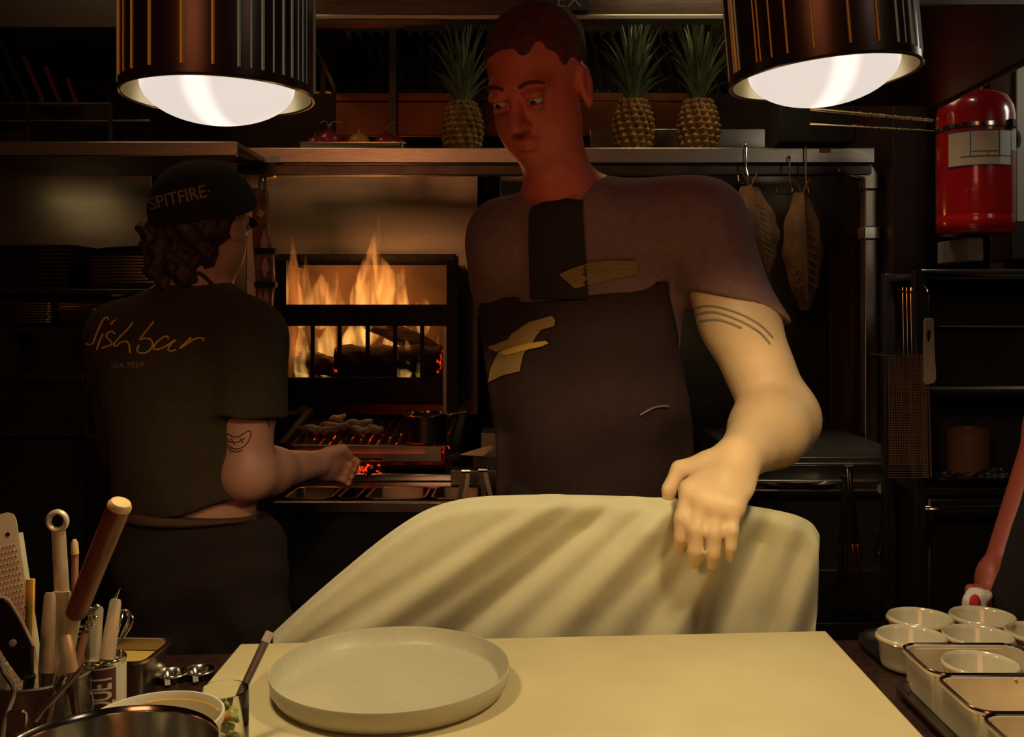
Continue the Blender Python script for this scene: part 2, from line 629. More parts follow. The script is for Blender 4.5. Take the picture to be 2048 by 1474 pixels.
def ember_mat():
    m = bpy.data.materials.new('glowing_embers')
    m.use_nodes = True
    nt = m.node_tree
    b = nt.nodes['Principled BSDF']
    b.inputs['Base Color'].default_value = (0.02, 0.01, 0.008, 1)
    b.inputs['Roughness'].default_value = 0.9
    tc = nt.nodes.new('ShaderNodeTexCoord')
    n = nt.nodes.new('ShaderNodeTexNoise')
    n.inputs['Scale'].default_value = 34
    r = nt.nodes.new('ShaderNodeValToRGB')
    r.color_ramp.elements[0].position = 0.50
    r.color_ramp.elements[0].color = (0.0, 0.0, 0.0, 1)
    r.color_ramp.elements[1].position = 0.72
    r.color_ramp.elements[1].color = (1.0, 0.05, 0.008, 1)
    nt.links.new(tc.outputs['Object'], n.inputs['Vector'])
    nt.links.new(n.outputs['Fac'], r.inputs['Fac'])
    nt.links.new(r.outputs['Color'], b.inputs['Emission Color'])
    b.inputs['Emission Strength'].default_value = 2.2
    return m


def flame_mat(name, hot, cool, strength, z0, z1):
    """burning gas: a glowing volume that thins with height and in streaks"""
    m = bpy.data.materials.new(name)
    m.use_nodes = True
    nt = m.node_tree
    nt.nodes.clear()
    out = nt.nodes.new('ShaderNodeOutputMaterial')
    em = nt.nodes.new('ShaderNodeEmission')
    tc = nt.nodes.new('ShaderNodeTexCoord')
    sep = nt.nodes.new('ShaderNodeSeparateXYZ')
    nt.links.new(tc.outputs['Object'], sep.inputs['Vector'])
    mr = nt.nodes.new('ShaderNodeMapRange')
    mr.inputs['From Min'].default_value = z0
    mr.inputs['From Max'].default_value = z1
    nt.links.new(sep.outputs['Z'], mr.inputs['Value'])
    ramp = nt.nodes.new('ShaderNodeValToRGB')
    ramp.color_ramp.elements[0].color = (*hot, 1)
    ramp.color_ramp.elements[1].color = (*cool, 1)
    nt.links.new(mr.outputs['Result'], ramp.inputs['Fac'])
    nt.links.new(ramp.outputs['Color'], em.inputs['Color'])
    mp = nt.nodes.new('ShaderNodeMapping')
    mp.inputs['Scale'].default_value = (22, 10, 4.0)
    nz = nt.nodes.new('ShaderNodeTexNoise')
    nz.inputs['Scale'].default_value = 1.4
    nz.inputs['Distortion'].default_value = 1.0
    nt.links.new(tc.outputs['Object'], mp.inputs['Vector'])
    nt.links.new(mp.outputs['Vector'], nz.inputs['Vector'])
    r2 = nt.nodes.new('ShaderNodeMapRange')
    r2.inputs['From Min'].default_value = 0.40
    r2.inputs['From Max'].default_value = 0.70
    r2.inputs['To Min'].default_value = 0.10 * strength
    r2.inputs['To Max'].default_value = strength
    nt.links.new(nz.outputs['Fac'], r2.inputs['Value'])
    r3 = nt.nodes.new('ShaderNodeMapRange')
    r3.inputs['From Min'].default_value = 0.2
    r3.inputs['From Max'].default_value = 1.0
    r3.inputs['To Min'].default_value = 1.0
    r3.inputs['To Max'].default_value = 0.15
    nt.links.new(mr.outputs['Result'], r3.inputs['Value'])
    m1 = nt.nodes.new('ShaderNodeMath')
    m1.operation = 'MULTIPLY'
    nt.links.new(r2.outputs['Result'], m1.inputs[0])
    nt.links.new(r3.outputs['Result'], m1.inputs[1])
    nt.links.new(m1.outputs[0], em.inputs['Strength'])
    nt.links.new(em.outputs[0], out.inputs['Volume'])
    return m


EMBER = ember_mat()


def bulb_hot(m):
    """the lit tube inside the frosted bulb: a brighter band across the glass"""
    nt = m.node_tree
    b = nt.nodes['Principled BSDF']
    tc = nt.nodes.new('ShaderNodeTexCoord')
    sp = nt.nodes.new('ShaderNodeSeparateXYZ')
    nt.links.new(tc.outputs['Object'], sp.inputs['Vector'])
    ab = nt.nodes.new('ShaderNodeMath')
    ab.operation = 'ABSOLUTE'
    nt.links.new(sp.outputs['X'], ab.inputs[0])
    mr = nt.nodes.new('ShaderNodeMapRange')
    mr.interpolation_type = 'SMOOTHSTEP'
    mr.inputs['From Min'].default_value = 0.006
    mr.inputs['From Max'].default_value = 0.021
    mr.inputs['To Min'].default_value = 1.2
    mr.inputs['To Max'].default_value = 0.80
    nt.links.new(ab.outputs[0], mr.inputs['Value'])
    nt.links.new(mr.outputs['Result'], b.inputs['Emission Strength'])


bulb_hot(BULB)



# ------------------------------------------------------------------ the setting
struct('floor', bx(-3.2, 3.2, -3.2, 4.1, -0.1, 0), FLOORM)
struct('ceiling', bx(-3.2, 3.2, -3.2, 4.1, 2.86, 2.96), CEILM)
struct('wall_back', bx(-3.2, 3.2, 4.0, 4.1, 0, 2.86), WALLM)
struct('wall_left', bx(-3.3, -3.2, -3.2, 4.1, 0, 2.86), WALLM)
struct('wall_right', bx(3.2, 3.3, -3.2, 4.1, 0, 2.86), WALLM)
struct('wall_front', bx(-3.3, 3.3, -3.3, -3.2, 0, 2.86), WALLM)
# short wall the extinguisher hangs on, its right part clad in a pale panel
struct('wall_partition', bx(1.30, 3.2, 2.62, 2.70, 0, 2.86), WALLM)
struct('trim_1', bx(1.33, 2.2, 2.610, 2.618, 1.63, 2.30), PALEWALL)

TH = math.atan(0.064)          # the pass counter stands a little askew


def cbase(y0):
    return lambda X: y0 + 0.064 * X


# ------------------------------------------------------------------ pass counter and board
ct = thing('pass_counter', 'long dark polished pass counter carrying the cream board, plates and pans', 'counter', (0, 1.0, 0))
e = cbase(1.452)
obj('counter_top', slab(BM(), [(-1.5, e(-1.5)), (-1.5, 0.45), (1.6, 0.45), (1.6, e(1.6))], 0.86, 0.90), COUNTER, ct, bevel=0.003)
obj('counter_body', slab(BM(), [(-1.4, e(-1.4) - .06), (-1.4, 0.52), (1.5, 0.52), (1.5, e(1.5) - .06)], 0.0, 0.86), BLACK, ct)
ZB = 0.92
bl, br = G(480, 1287, ZB), G(1652, 1261, ZB)
fl, fr = G(410, 1370, ZB), G(1850, 1474, ZB)
fl = bl + (fl - bl) * 3.6
fr = br + (fr - br) * 1.42
tag(obj('cutting_board', slab(BM(), [bl, fl, fr, br], 0.9005, ZB), BOARD, bevel=0.003), 'wide cream cutting board lying across the middle of the counter', 'cutting board')

# ------------------------------------------------------------------ steel splashbacks behind the stoves
for nm, x0, x1, Y, y0, y1, lab in (
        ('steel_splashback', -120, 302, 3.50, 318, 510, 'dull steel splashback at far left above the stacked pans'),
        ('steel_splashback', 306, 956, 3.87, 326, 520, 'dull steel splashback behind the open log fire'),
        ('steel_splashback', 1000, 1740, 3.56, 335, 640, 'grey steel splashback behind the hanging dried fish')):
    a, b = W(x0, y0, Y), W(x1, y1, Y)
    tag(obj(nm, bx(a.x, b.x, Y, Y + .012, .885 if Y == 3.56 else (1.0 if Y > 3.8 else b.z - .1) if Y > 3.52 else b.z - .1, a.z + .02), WALLSTEEL, bevel=.002), lab, 'splashback')

# ------------------------------------------------------------------ hood over the grill
hd = thing('extractor_hood', 'large steel extractor hood with dark baffle filters above the grill', 'extractor hood', W(1030, 40, 2.95))
a, b = W(600, -60, 2.90), W(1452, 34, 2.90)
obj('front_panel', bx(a.x, b.x, 2.90, 2.925, b.z, a.z), HOODST, hd, bevel=.002)
obj('lip', bx(a.x, b.x, 2.885, 2.94, b.z - .012, b.z + .004), STEEL, hd, bevel=.003)
cl = W(812, 50, 2.95)
obj('copper_strip', bx(a.x, cl.x, 2.94, 2.97, cl.z - .004, b.z - .012), COPPER, hd, bevel=.002)
for s in (0, 1):
    x = W((604, 1450)[s], 0, 2.90).x
    bm = BM()
    P = [(2.90, b.z), (2.90, a.z), (3.9, a.z), (3.9, 2.10)]
    prism(bm, [(p[0], p[1]) for p in P], .012, Matrix(((0, 0, 1, x - .006), (1, 0, 0, 0), (0, 1, 0, 0), (0, 0, 0, 1))))
    obj('side_panel', bm, DARKST, hd)
# slanting baffle filters in bays
ft, fb = (3.72, 2.50), (3.50, 2.215)
xs = [610, 785, 955, 1120, 1290, 1450]
for i in range(5):
    xa, xb = W(xs[i], 100, 3.55).x + .012, W(xs[i + 1], 100, 3.55).x - .012
    bm = BM()
    nslat = 7
    for k in range(nslat):
        x = xa + (xb - xa) * (k + .5) / nslat
        beam(bm, (x - .01, ft[0], ft[1]), (x + .02, fb[0], fb[1]), (xb - xa) / nslat * .52, .012, up=(0.25, -1, 0.6))
    flt = obj('baffle_filter', bm, DARKST, hd, bevel=.002)
    for xx in (xa, xb):
        obj('side_bar', beam(BM(), (xx, ft[0] - .012, ft[1]), (xx, fb[0] - .012, fb[1]), .02, .02, up=(0, -1, .6)), DARKST, flt)
bm = bx(a.x, b.x, 3.74, 3.76, 2.2, 2.62)
obj('hood_back', bm, MATBLACK, hd)
obj('grease_gutter', bx(a.x, b.x, 3.43, 3.70, 2.165, 2.20), DIMCOPPER, hd, bevel=.004)
obj('gutter_band', bx(a.x, b.x, 3.42, 3.44, 2.04, 2.165), DIMCOPPER, hd, bevel=.004)
obj('hood_hanger', bx(W(786, 0, 3.4).x - .012, W(786, 0, 3.4).x + .012, 3.39, 3.415, 1.955, 2.50), BLACK, hd)
# black plate with letters at the top edge of the photograph
sg = thing('hood_sign', 'small black sign plate with grey capital letters on the hood front', 'sign', W(1120, 5, 2.89))
a1, b1 = W(1062, -30, 2.87), W(1181, 21, 2.87)
obj('sign_plate', bx(a1.x, b1.x, 2.872, 2.884, b1.z, a1.z), SIGNB, sg, bevel=.002)
g = glyphs('EX', 0.064, 0.0006)
g.transform(Matrix.Translation(W(1112, 14, 2.8712)) @ Matrix.Rotation(PI / 2, 4, 'X'))
obj('letters', g, SIGNT, sg, smooth=0)

# ------------------------------------------------------------------ shelf over the grill, carried by a square tube frame
sh = thing('grill_overshelf', 'long steel shelf over the grill holding pineapples and a tray of onions', 'shelf', W(1100, 300, 3.1))
a, b = W(470, 296, 3.0), W(1748, 327, 3.0)
obj('shelf_board', bx(a.x, b.x, 3.0, 3.40, a.z - .012, a.z - .002), STEEL2, sh)
obj('front_lip', bx(a.x, b.x, 2.99, 3.004, b.z, a.z), STEEL, sh, bevel=.003)
ub = W(0, 258, 3.40).z
obj('back_lip', bx(W(1180, 0, 3.4).x, W(1530, 0, 3.4).x, 3.396, 3.408, a.z - .01, ub), POLISH, sh, bevel=.002)
obj('under_rail', bx(a.x, b.x, 3.02, 3.03, b.z - .030, b.z), DARKST, sh)
st = W(545, 318, 2.985)
obj('sticker', bx(st.x - .02, st.x + .02, 2.9885, 2.990, st.z - .010, st.z + .010), IVORY, sh, smooth=0)
st = W(1651, 300, 2.985)
obj('sticker', bx(st.x - .018, st.x + .018, 2.9885, 2.990, st.z - .008, st.z + .008), PALEFRUIT, sh, smooth=0)

fm = thing('grill_gantry', 'square steel tube frame standing around the grill under the shelf', 'gantry', W(1738, 600, 3.06).xy.to_3d())
zt, zb = W(0, 334, 3.06).z, W(0, 352, 3.06).z
xl, xr = W(508, 0, 3.06).x, W(1738, 0, 3.06).x
obj('top_bar', bx(xl, xr - .03, 3.045, 3.075, zb, zt), STEEL2, fm, bevel=.004)
hw = .021
obj('post', bx(xr - hw, xr + hw, 3.04, 3.08, 0, zb - .045), STEEL, fm, bevel=.004)
obj('post', bx(xl - hw, xl + hw, 3.04, 3.08, 0, zb - .045), STEEL2, fm, bevel=.004)
for s, x in ((1, xr), (-1, xl)):
    poly = [(x - s * .072, zt + .004), (x + s * .004, zt + .004), (x + s * .026, zt - .03), (x + s * .026, zb - .048), (x - s * .026, zb - .048), (x - s * .026, zb - .012), (x - s * .072, zb - .004)]
    bm = prism(BM(), poly if s > 0 else poly[::-1], .052, Matrix(((1, 0, 0, 0), (0, 0, -1, 3.086), (0, 1, 0, 0), (0, 0, 0, 1))))
    obj('corner_bracket', bm, STEEL2 if s < 0 else STEEL, fm, bevel=.006)
c = W(1738, 467, 3.06)
obj('collar', bx(c.x - .027, c.x + .027, 3.03, 3.09, c.z - .022, c.z + .022), POLISH, fm, bevel=.005)
a, b = W(1660, 470, 3.30), W(1722, 900, 3.30)
tag(obj('side_panel_sheet', bx(a.x, b.x, 3.30, 3.315, b.z - .2, a.z), mat('scorched_steel', (0.16, 0.075, 0.035), 0.4, 0.8, 0.4, 5, 0.1, 12, (3, 3, .3)), bevel=.002), 'scorched brown steel sheet beside the right frame post', 'steel sheet')
a, b = W(1786, 300, 2.95), W(1842, 900, 2.95)
tag(obj('dark_column_panel', bx(a.x, b.x + .02, 2.95, 3.4, 0, 2.6), mat('brown_black_panel', (0.035, 0.016, 0.010), 0.5, 0.2, 0.3, 5), bevel=.002), 'tall dark brown panel between the frame post and the rack', 'panel')

# ------------------------------------------------------------------ left shelves
ls = thing('left_wall_shelf', 'bright edged steel shelf at upper left above the first cook', 'shelf', W(200, 300, 2.8))
a, b = W(-160, 284, 2.72), W(476, 313, 2.72)
obj('shelf_board', bx(a.x, b.x, 2.72, 3.3, a.z - .012, a.z), STEEL2, ls)
obj('front_lip', bx(a.x, b.x, 2.71, 2.724, b.z, a.z), STEEL, ls, bevel=.003)
ls2 = thing('left_dish_rack', 'dark steel rack at upper left holding leaning boards', 'rack', W(100, 220, 3.0))
a, b = W(-160, 205, 2.95), W(224, 240, 2.95)
obj('rack_board', bx(a.x, b.x, 2.95, 3.35, a.z - .010, a.z), DARKST, ls2)
obj('rack_rail', bx(a.x, b.x + .12, 2.94, 2.952, b.z - .006, b.z), STEEL2, ls2, bevel=.002)
obj('rack_edge', bx(a.x, b.x, 2.94, 2.952, a.z - .006, a.z), STEEL2, ls2, bevel=.002)
for xx in (-150, 60, 224):
    x = W(xx, 0, 2.95).x
    obj('rack_bracket', bx(x - .006, x + .006, 2.94, 3.30, W(0, 286, 2.95).z, a.z - .010), DARKST, ls2)
obj('side_board', prism(BM(), [(2.95, a.z - .01), (3.5, a.z - .01), (3.5, 2.72), (3.05, 2.45)], .012, Matrix(((0, 0, 1, b.x - .02), (1, 0, 0, 0), (0, 1, 0, 0), (0, 0, 0, 1)))), DARKST, ls2)
za = a.z
tops = [(5, 88), (48, 112), (92, 134), (136, 158), (-38, 70), (-80, 60)]
feet = [60, 90, 122, 155, 28, -6]
names = ['third', 'fourth', 'fifth', 'sixth and shortest', 'second', 'first']
for i, ((tx, ty), fx) in enumerate(zip(tops, feet)):
    p, q = W(fx, 203, 3.0), W(tx, ty, 3.0)
    bd = thing('leaning_board', f'thin dark board leaning in upper left rack, {names[i]} from left', 'board', p, group='boards leaning in the upper left rack')
    d = q - p
    n = Vector((d.z, 0, -d.x)).normalized()
    p2 = Vector((p.x, p.y, za + .004))
    obj('board_panel', beam(BM(), p2 + Vector((0, .16, 0)), q + Vector((0, .16, 0)), .30, .012, up=n), BLACK, bd)
    obj('edge_band', beam(BM(), p2, q, .008, .013, up=n), COPPER if i in (1, 2, 3) else DARKST, bd)  # orange light on some edges is put in as copper colour
a, b = W(-60, -80, 2.7), W(238, 52, 2.7)
tag(obj('left_wall_cabinet', bx(a.x, b.x, 2.72, 3.5, b.z, 2.84), mat('brown_black_cabinet', (0.02, 0.011, 0.008), 0.5), bevel=.004), 'dark closed cabinet at top left above the leaning boards', 'cabinet')

# left lower black rack with the stacked pans
rk = thing('left_black_rack', 'black steel rack at far left carrying stacks of dark pans', 'rack', W(60, 800, 2.75).xy.to_3d())
X0, X1 = W(-160, 0, 2.6).x, W(322, 0, 2.6).x
for y in (578, 655, 870):
    z = W(0, y, 2.60).z
    obj('rack_shelf', bx(X0, X1, 2.60, 3.15, z - .014, z), BLACK, rk, bevel=.003)
for x in (X0, X1):
    for yy in (2.61, 3.14):
        obj('rack_post', bx(x - .015, x + .015, yy - .015, yy + .015, 0, W(0, 572, 2.6).z), BLACK, rk)
z = W(0, 760, 2.58).z
obj('towel_bar', tube(BM(), [(X0, 2.57, z), (W(166, 0, 2.57).x, 2.57, z)], .007, 10), POLISH, rk)
obj('oven_front', bx(X0, W(172, 0, 2.6).x, 2.60, 2.61, .1, W(0, 745, 2.6).z), BLACK, rk)
zs1, zs2 = W(0, 578, 2.60).z, W(0, 655, 2.60).z


def stack(x0, x1, base, n, pitch, name, labf, cat, m, grp, Y0=2.66, dep=.40, h=.02, bow=0, rimm=.004, jit=4):
    x0, x1 = W(x0, 0, Y0).x, W(x1, 0, Y0).x
    for k in range(n):
        mm = Matrix.Rotation(0, 4, 'Z')
        bm = pan_bm(x1 - x0, dep, h, .0015, .02, rimm, .008, mm)
        o = obj(name, bm, m, local=True)
        o.location = ((x0 + x1) / 2 + random.uniform(-.001, .001) * jit, Y0 + dep / 2, base + .001 + k * pitch)
        o.rotation_euler = (0, bow * k / n, random.uniform(-.01, .01))
        MW[o.name] = Matrix.Translation(o.location)
        tag(o, labf(n - k, n), cat, grp)


def nth(i, n):
    return 'topmost' if i == 1 else ('lowest' if i == n else f'{ordinal(i - 1)} from the top')


stack(-70, 143, zs1, 10, .0115, 'black_pan', lambda i, n: f'black roasting pan in the tall dark stack at far left, {nth(i, n)}', 'pan', IRON, 'black pans stacked at far left', bow=.0)
stack(170, 330, zs1, 9, .0088, 'sheet_tray', lambda i, n: f'steel sheet tray in the stack behind the first cook, {nth(i, n)}', 'tray', PANSTEEL, 'steel trays stacked behind the first cook', h=.022)
for k, (y, dz) in enumerate(((500, 0), (489, .004))):
    p = W(250, y, 2.8)
    bm = lathe(BM(), [(0, 0), (.10, 0), (.112, .005), (.114, .008), (.10, .005), (0, .003)], 40)
    o = obj('black_plate', bm, IRON, local=True)
    o.location = (p.x, 2.86, zs1 + .0088 * 9 + .022 + k * .016)
    o.rotation_euler = (0, -.06, 0)
    tag(o, ('lower' if k == 0 else 'upper') + ' of two thin black plates on the steel tray stack', 'plate', 'black plates on the tray stack')
stack(-70, 108, zs2, 8, .0072, 'oven_tray', lambda i, n: f'dark oven tray in the low stack under the black pans, {nth(i, n)}', 'tray', DARKST, 'oven trays in the low left stack', h=.016)
bm = pan_bm(W(203, 0, 2.66).x - W(110, 0, 2.66).x, .35, .05, .0015, .02, .006, .008)
o = obj('hotel_pan', bm, POLISH, local=True)
o.location = (W(156, 0, 2.66).x, 2.66 + .175, zs2 + .001)
MW[o.name] = Matrix.Translation(o.location)
tag(o, 'single shiny steel pan on the lower left shelf by the cook\'s shoulder', 'pan')


# ------------------------------------------------------------------ fire basket, logs, fire
YF = 3.40
fb_ = thing('fire_basket', 'black iron fire basket with upright bars holding burning logs', 'fire basket', W(735, 800, YF).xy.to_3d())


def px_box(x0, x1, y0, y1, Y, t, bm=None):
    a, b = W(x0, y0, Y), W(x1, y1, Y)
    return bx(a.x, b.x, Y, Y + t, b.z, a.z, bm)


obj('top_band', px_box(556, 908, 609, 652, YF, .012), IRON, fb_, bevel=.002)
obj('bottom_band', px_box(556, 908, 755, 805, YF, .012), IRON, fb_, bevel=.002)
for x in (625, 679, 735, 790, 844):
    obj('upright_bar', px_box(x - 4, x + 4, 648, 760, YF + .002, .010), IRON, fb_)
for x0, x1 in ((548, 573), (893, 916)):
    a, b = W(x0, 520, YF), W(x1, 870, YF)
    obj('corner_post', bx(a.x, b.x, YF - .005, YF + .03, .9, a.z), IRON, fb_, bevel=.002)
FBRICK = mat('dark_firebrick', (0.12, 0.075, 0.045), 0.9, 0, 0.35, 9, 0.4, 16)  # base darkened so the fire back stays dim beside the flames
a, b = W(560, 545, YF), W(905, 800, YF)
obj('fire_back', bx(a.x - .02, b.x + .02, YF + .36, YF + .40, b.z - .05, a.z + .045), FBRICK, fb_)
for s, x in ((-1, a.x), (1, b.x)):
    obj('fire_side', bx(x - .012, x + .012, YF + .03, YF + .37, b.z - .05, a.z + .03), FBRICK, fb_)
obj('fire_floor', bx(a.x, b.x, YF + .01, YF + .37, b.z - .01, b.z + .012), IRON, fb_)
obj('hood_bar', px_box(545, 912, 508, 541, YF + .415, .02), IRON, fb_, bevel=.003)
obj('right_steel_post', px_box(886, 893, 655, 850, YF - .008, .006), STEEL2, fb_)  # narrow steel post at the basket's right corner
zg = W(0, 760, YF).z


def log(name, p, q, r, label):
    bm = BM()
    p, q = Vector(p), Vector(q)
    d = q - p
    N = 14
    pts = [p + d * (i / (N - 1)) for i in range(N)]
    tube(bm, pts, r, 18)
    rr = random.Random(hash(name + label) % 1000 if False else int(r * 1e5))
    for v in bm.verts:
        ax = p + d * max(0, min(1, (v.co - p).dot(d) / d.length_squared))
        o_ = v.co - ax
        if o_.length > 1e-6:
            v.co = ax + o_ * (1 + .10 * math.sin(9 * v.co.x * 6 + 5 * v.co.z * 30) + rr.uniform(-.08, .08))
    lo = thing(name, label, 'log', p)
    obj('bark', bm, BARK, lo, smooth=50)
    u, v_ = frame_of(d)
    for e_, s in ((p, -1), (q, 1)):
        M = Matrix((u, v_, d.normalized() * s)).transposed().to_4x4()
        M.translation = e_
        obj('cut_end', lathe(BM(), [(0, .006), (r * .5, .005), (r * .9, .002), (r * .95, -.01)], 16, M), EMBER, lo)


YL = YF + .13
log('fire_log', W(672, 722, YL - .04), W(880, 722, YL - .02), .056, 'biggest charred log lying level in the middle of the fire')
log('fire_log', W(735, 640, YL + .10), W(888, 715, YL + .03), .036, 'charred log sloping down to the right on top of the fire')
log('fire_log', W(600, 722, YL + .05), W(680, 735, YL + .0), .040, 'short charred log at the left end of the fire')
log('fire_log', W(640, 735, YL + .18), W(870, 735, YL + .18), .045, 'back log mostly hidden behind the biggest log')
# the fire itself
hot, mid_, cool = (1.0, 0.52, 0.12), (1.0, 0.36, 0.05), (1.0, 0.20, 0.02)
zlo, zhi = W(0, 760, YL).z, W(0, 430, YL).z
FL = flame_mat('flame_gas', hot, cool, 21.0, zlo - .02, zhi + .1)
fr_ = random.Random(11)


def flame(prims, px, pybase, pytop, wpx, Y, lean=0.0):
    b_, t_ = W(px, pybase, Y), W(px + lean, pytop, Y)
    w = wpx * Y / F
    N = 9
    ph = fr_.uniform(0, 6)
    pts, rs = [], []
    for i in range(N):
        t = i / (N - 1)
        p = b_.lerp(t_, t)
        p.x += math.sin(ph + t * 5.0) * w * .22 * t
        p.y += math.sin(ph * 2 + t * 4.0) * .02 * t
        pts.append(tuple(p))
        rs.append(max(.0022, w * .5 * (math.sin(PI * min(1, .28 + t * .72)) ** .9) * (1 - .25 * t)))
    for i in range(N - 1):
        prims.append(('rc', pts[i], rs[i], pts[i + 1], rs[i + 1], .006))


fpr = []
for (x, y0, y1, w, dy, ln) in (
        # the tall plume right of the middle
        (745, 640, 425, 40, .10, 6), (738, 640, 470, 52, .06, -2), (768, 640, 500, 60, .08, -6), (800, 640, 528, 44, .10, -2), (722, 640, 540, 36, .12, -10),
        # the left cluster
        (592, 640, 462, 26, .08, -10), (598, 640, 540, 44, .10, -8), (622, 640, 500, 22, .10, -16), (640, 640, 545, 50, .12, -4), (664, 640, 520, 20, .06, 8), (664, 640, 560, 36, .10, 0), (690, 640, 575, 24, .12, -14),
        (848, 640, 590, 26, .12, 6),
        # through the bars
        (604, 752, 640, 34, .02, -6), (652, 738, 630, 44, .10, 4), (634, 735, 650, 26, .08, -6), (700, 690, 640, 40, .16, 10), (812, 752, 676, 26, -.06, 5), (796, 754, 696, 16, -.07, -6), (838, 752, 700, 16, -.07, 5), (872, 748, 668, 18, .06, 8), (722, 676, 645, 50, .12, 30), (780, 690, 655, 40, .10, 36), (838, 706, 688, 34, .06, 34), (846, 660, 600, 30, .16, -6)):
    flame(fpr, x, y0, y1, w, YL + dy, ln)
o = obj('log_fire', sdf_bm(fpr, .0042), FL, smooth=180)
tag(o, 'orange flames rising from the logs in the black fire basket', 'fire', kind='stuff')
for i, (x, y, e_) in enumerate(((640, 585, 1.3), (745, 560, 2.2), (810, 715, .5), (615, 700, .5))):
    lamp('firelight', 'POINT', W(x, y, YL + .04), e_, (1.0, 0.36, 0.08), .06)

# ------------------------------------------------------------------ range under the fire: steel front with a grill
YG = 2.60
rg = thing('steel_range', 'long steel cooking range under the grill with dark front panels', 'range', (0, 2.6, 0))
xa, xb = W(545, 0, YG).x, W(1835, 0, YG).x
zt_ = W(0, 1004, YG).z
obj('front_edge', bx(xa, W(1010, 0, YG).x + .2, YG, YG + .02, zt_ - .03, zt_), STEEL, rg, bevel=.003)
obj('back_deck', bx(xa, .57, 2.83, 3.9, zt_ - .03, zt_ - .005), DARKST, rg)
obj('body', bx(xa, .57, 2.64, 3.85, .1, zt_ - .26), BLACK, rg)
obj('front_panel', bx(xa, .57, YG + .012, YG + .03, .1, zt_ - .03), MATBLACK, rg)
rz_ = G(800, 955, zt_ + .006)
obj('hand_rail', bx(xa, W(1010, 0, rz_.y).x, rz_.y - .012, rz_.y + .012, zt_ - .005, zt_ + .02), POLISH, rg, bevel=.004)
# pan inserts set in the front
grp = 'inset pans along the range front'
for i, (x0, x1, lab) in enumerate(((565, 664, 'first inset steel pan, by the first cook\'s elbow'), (672, 716, 'second and darkest inset steel pan in the range front'), (728, 852, 'third and widest inset steel pan in the range front'), (860, 968, 'fourth inset steel pan in the range front, under the dark tongs'))):
    X0_, X1_ = W(x0, 1000, YG + .04).x, W(x1, 1000, YG + .04).x
    bm = pan_bm(X1_ - X0_ - .014, .165, .06, .0015, .02, .006, .006)
    o = obj('inset_pan', bm, BLACK if i == 1 else PANSTEEL, local=True)
    o.location = ((X0_ + X1_) / 2, YG + .125, zt_ - .056)
    tag(o, lab, 'pan', grp)
# grill with V bars
gz0, gz1 = W(0, 893, 2.98).z, W(0, 832, 3.38).z
gr = thing('charcoal_grill', 'iron grill of trough bars with a steel front plate below the fire', 'grill', W(735, 890, 2.98).xy.to_3d())
x0, x1 = W(575, 0, 2.98).x, W(905, 0, 2.98).x
nb = 17
for i in range(nb):
    x = x0 + (x1 - x0) * (i + .5) / nb
    bm = BM()
    w = (x1 - x0) / nb
    for s in (-1, 1):
        beam(bm, (x + s * w * .22, 2.98, gz0), (x + s * w * .22 * .9, 3.36, gz1), w * .55, .003, up=(s * 1.0, 0, .9))
    obj('trough_bar', bm, DARKST, gr, smooth=0)
p0, p1 = W(690, 893, 2.95), W(884, 925, 2.95)
obj('front_plate', bx(x0 + .02, p1.x, 2.95, 2.965, p1.z, p0.z + .004), STEEL2, gr, bevel=.003)
obj('side_rail', beam(BM(), (x1 + .01, 2.95, gz0), (x1 + .012, 3.38, gz1 + .02), .02, .03), MATBLACK, gr)
obj('side_rail', beam(BM(), (x0 - .01, 2.95, gz0), (x0 - .012, 3.38, gz1 + .02), .02, .03), MATBLACK, gr)
for x in (x0 + .02, x1 - .01):
    obj('leg', bx(x - .012, x + .012, 2.975, 3.0, zt_ - .005, gz0 - .012), IRON, gr)
    obj('leg', bx(x - .012, x + .012, 3.33, 3.355, zt_ - .005, gz1 - .012), IRON, gr)
obj('ember_pan', bx(x0 + .02, x1 - .02, 3.0, 3.36, gz0 - .07, gz0 - .06), IRON, gr)
bm = BM()
r_ = random.Random(5)
for i in range(120):
    t = r_.random()
    bmesh.ops.create_icosphere(bm, subdivisions=1, radius=r_.uniform(.012, .024), matrix=Matrix.Translation((x0 + .03 + (x1 - x0 - .06) * r_.random(), 3.02 + .32 * t, gz0 - .042 + .02 * r_.random() + (gz1 - gz0) * t * .3)))
for i in range(50):
    p = W(r_.uniform(700, 770), r_.uniform(932, 946), 2.90)
    bmesh.ops.create_icosphere(bm, subdivisions=1, radius=r_.uniform(.005, .010), matrix=Matrix.Translation(p + Vector((0, r_.uniform(-.01, .03), 0))))
for v in bm.verts:
    v.co += Vector((r_.uniform(-.003, .003), r_.uniform(-.003, .003), r_.uniform(-.003, .003)))
tag(obj('glowing_embers', bm, EMBER, smooth=0), 'glowing red embers under the grill bars', 'embers', kind='stuff')
lamp('emberglow', 'AREA', (W(735, 0, 3.1).x, 3.12, gz0 - .018), .35, (1.0, 0.10, 0.02), .4, (W(735, 0, 3.1).x, 3.12, 3))
bm = BM()
tube(bm, [W(675, 918, 2.88), W(765, 918, 2.90)], .004, 6)
tag(obj('skewer', bm, POLISH), 'short steel skewer over the embers by the first cook\'s hand', 'skewer')


def on_grill(px, py):
    """a point resting on the sloping bars"""
    for k in range(200):
        Y = 2.98 + .4 * k / 199
        p = W(px, py, Y)
        z = gz0 + (gz1 - gz0) * (Y - 2.98) / .4
        if p.z <= z + .012 + 1e-3:
            return Vector((p.x, p.y, z + .008))
    return W(px, py, 3.3)


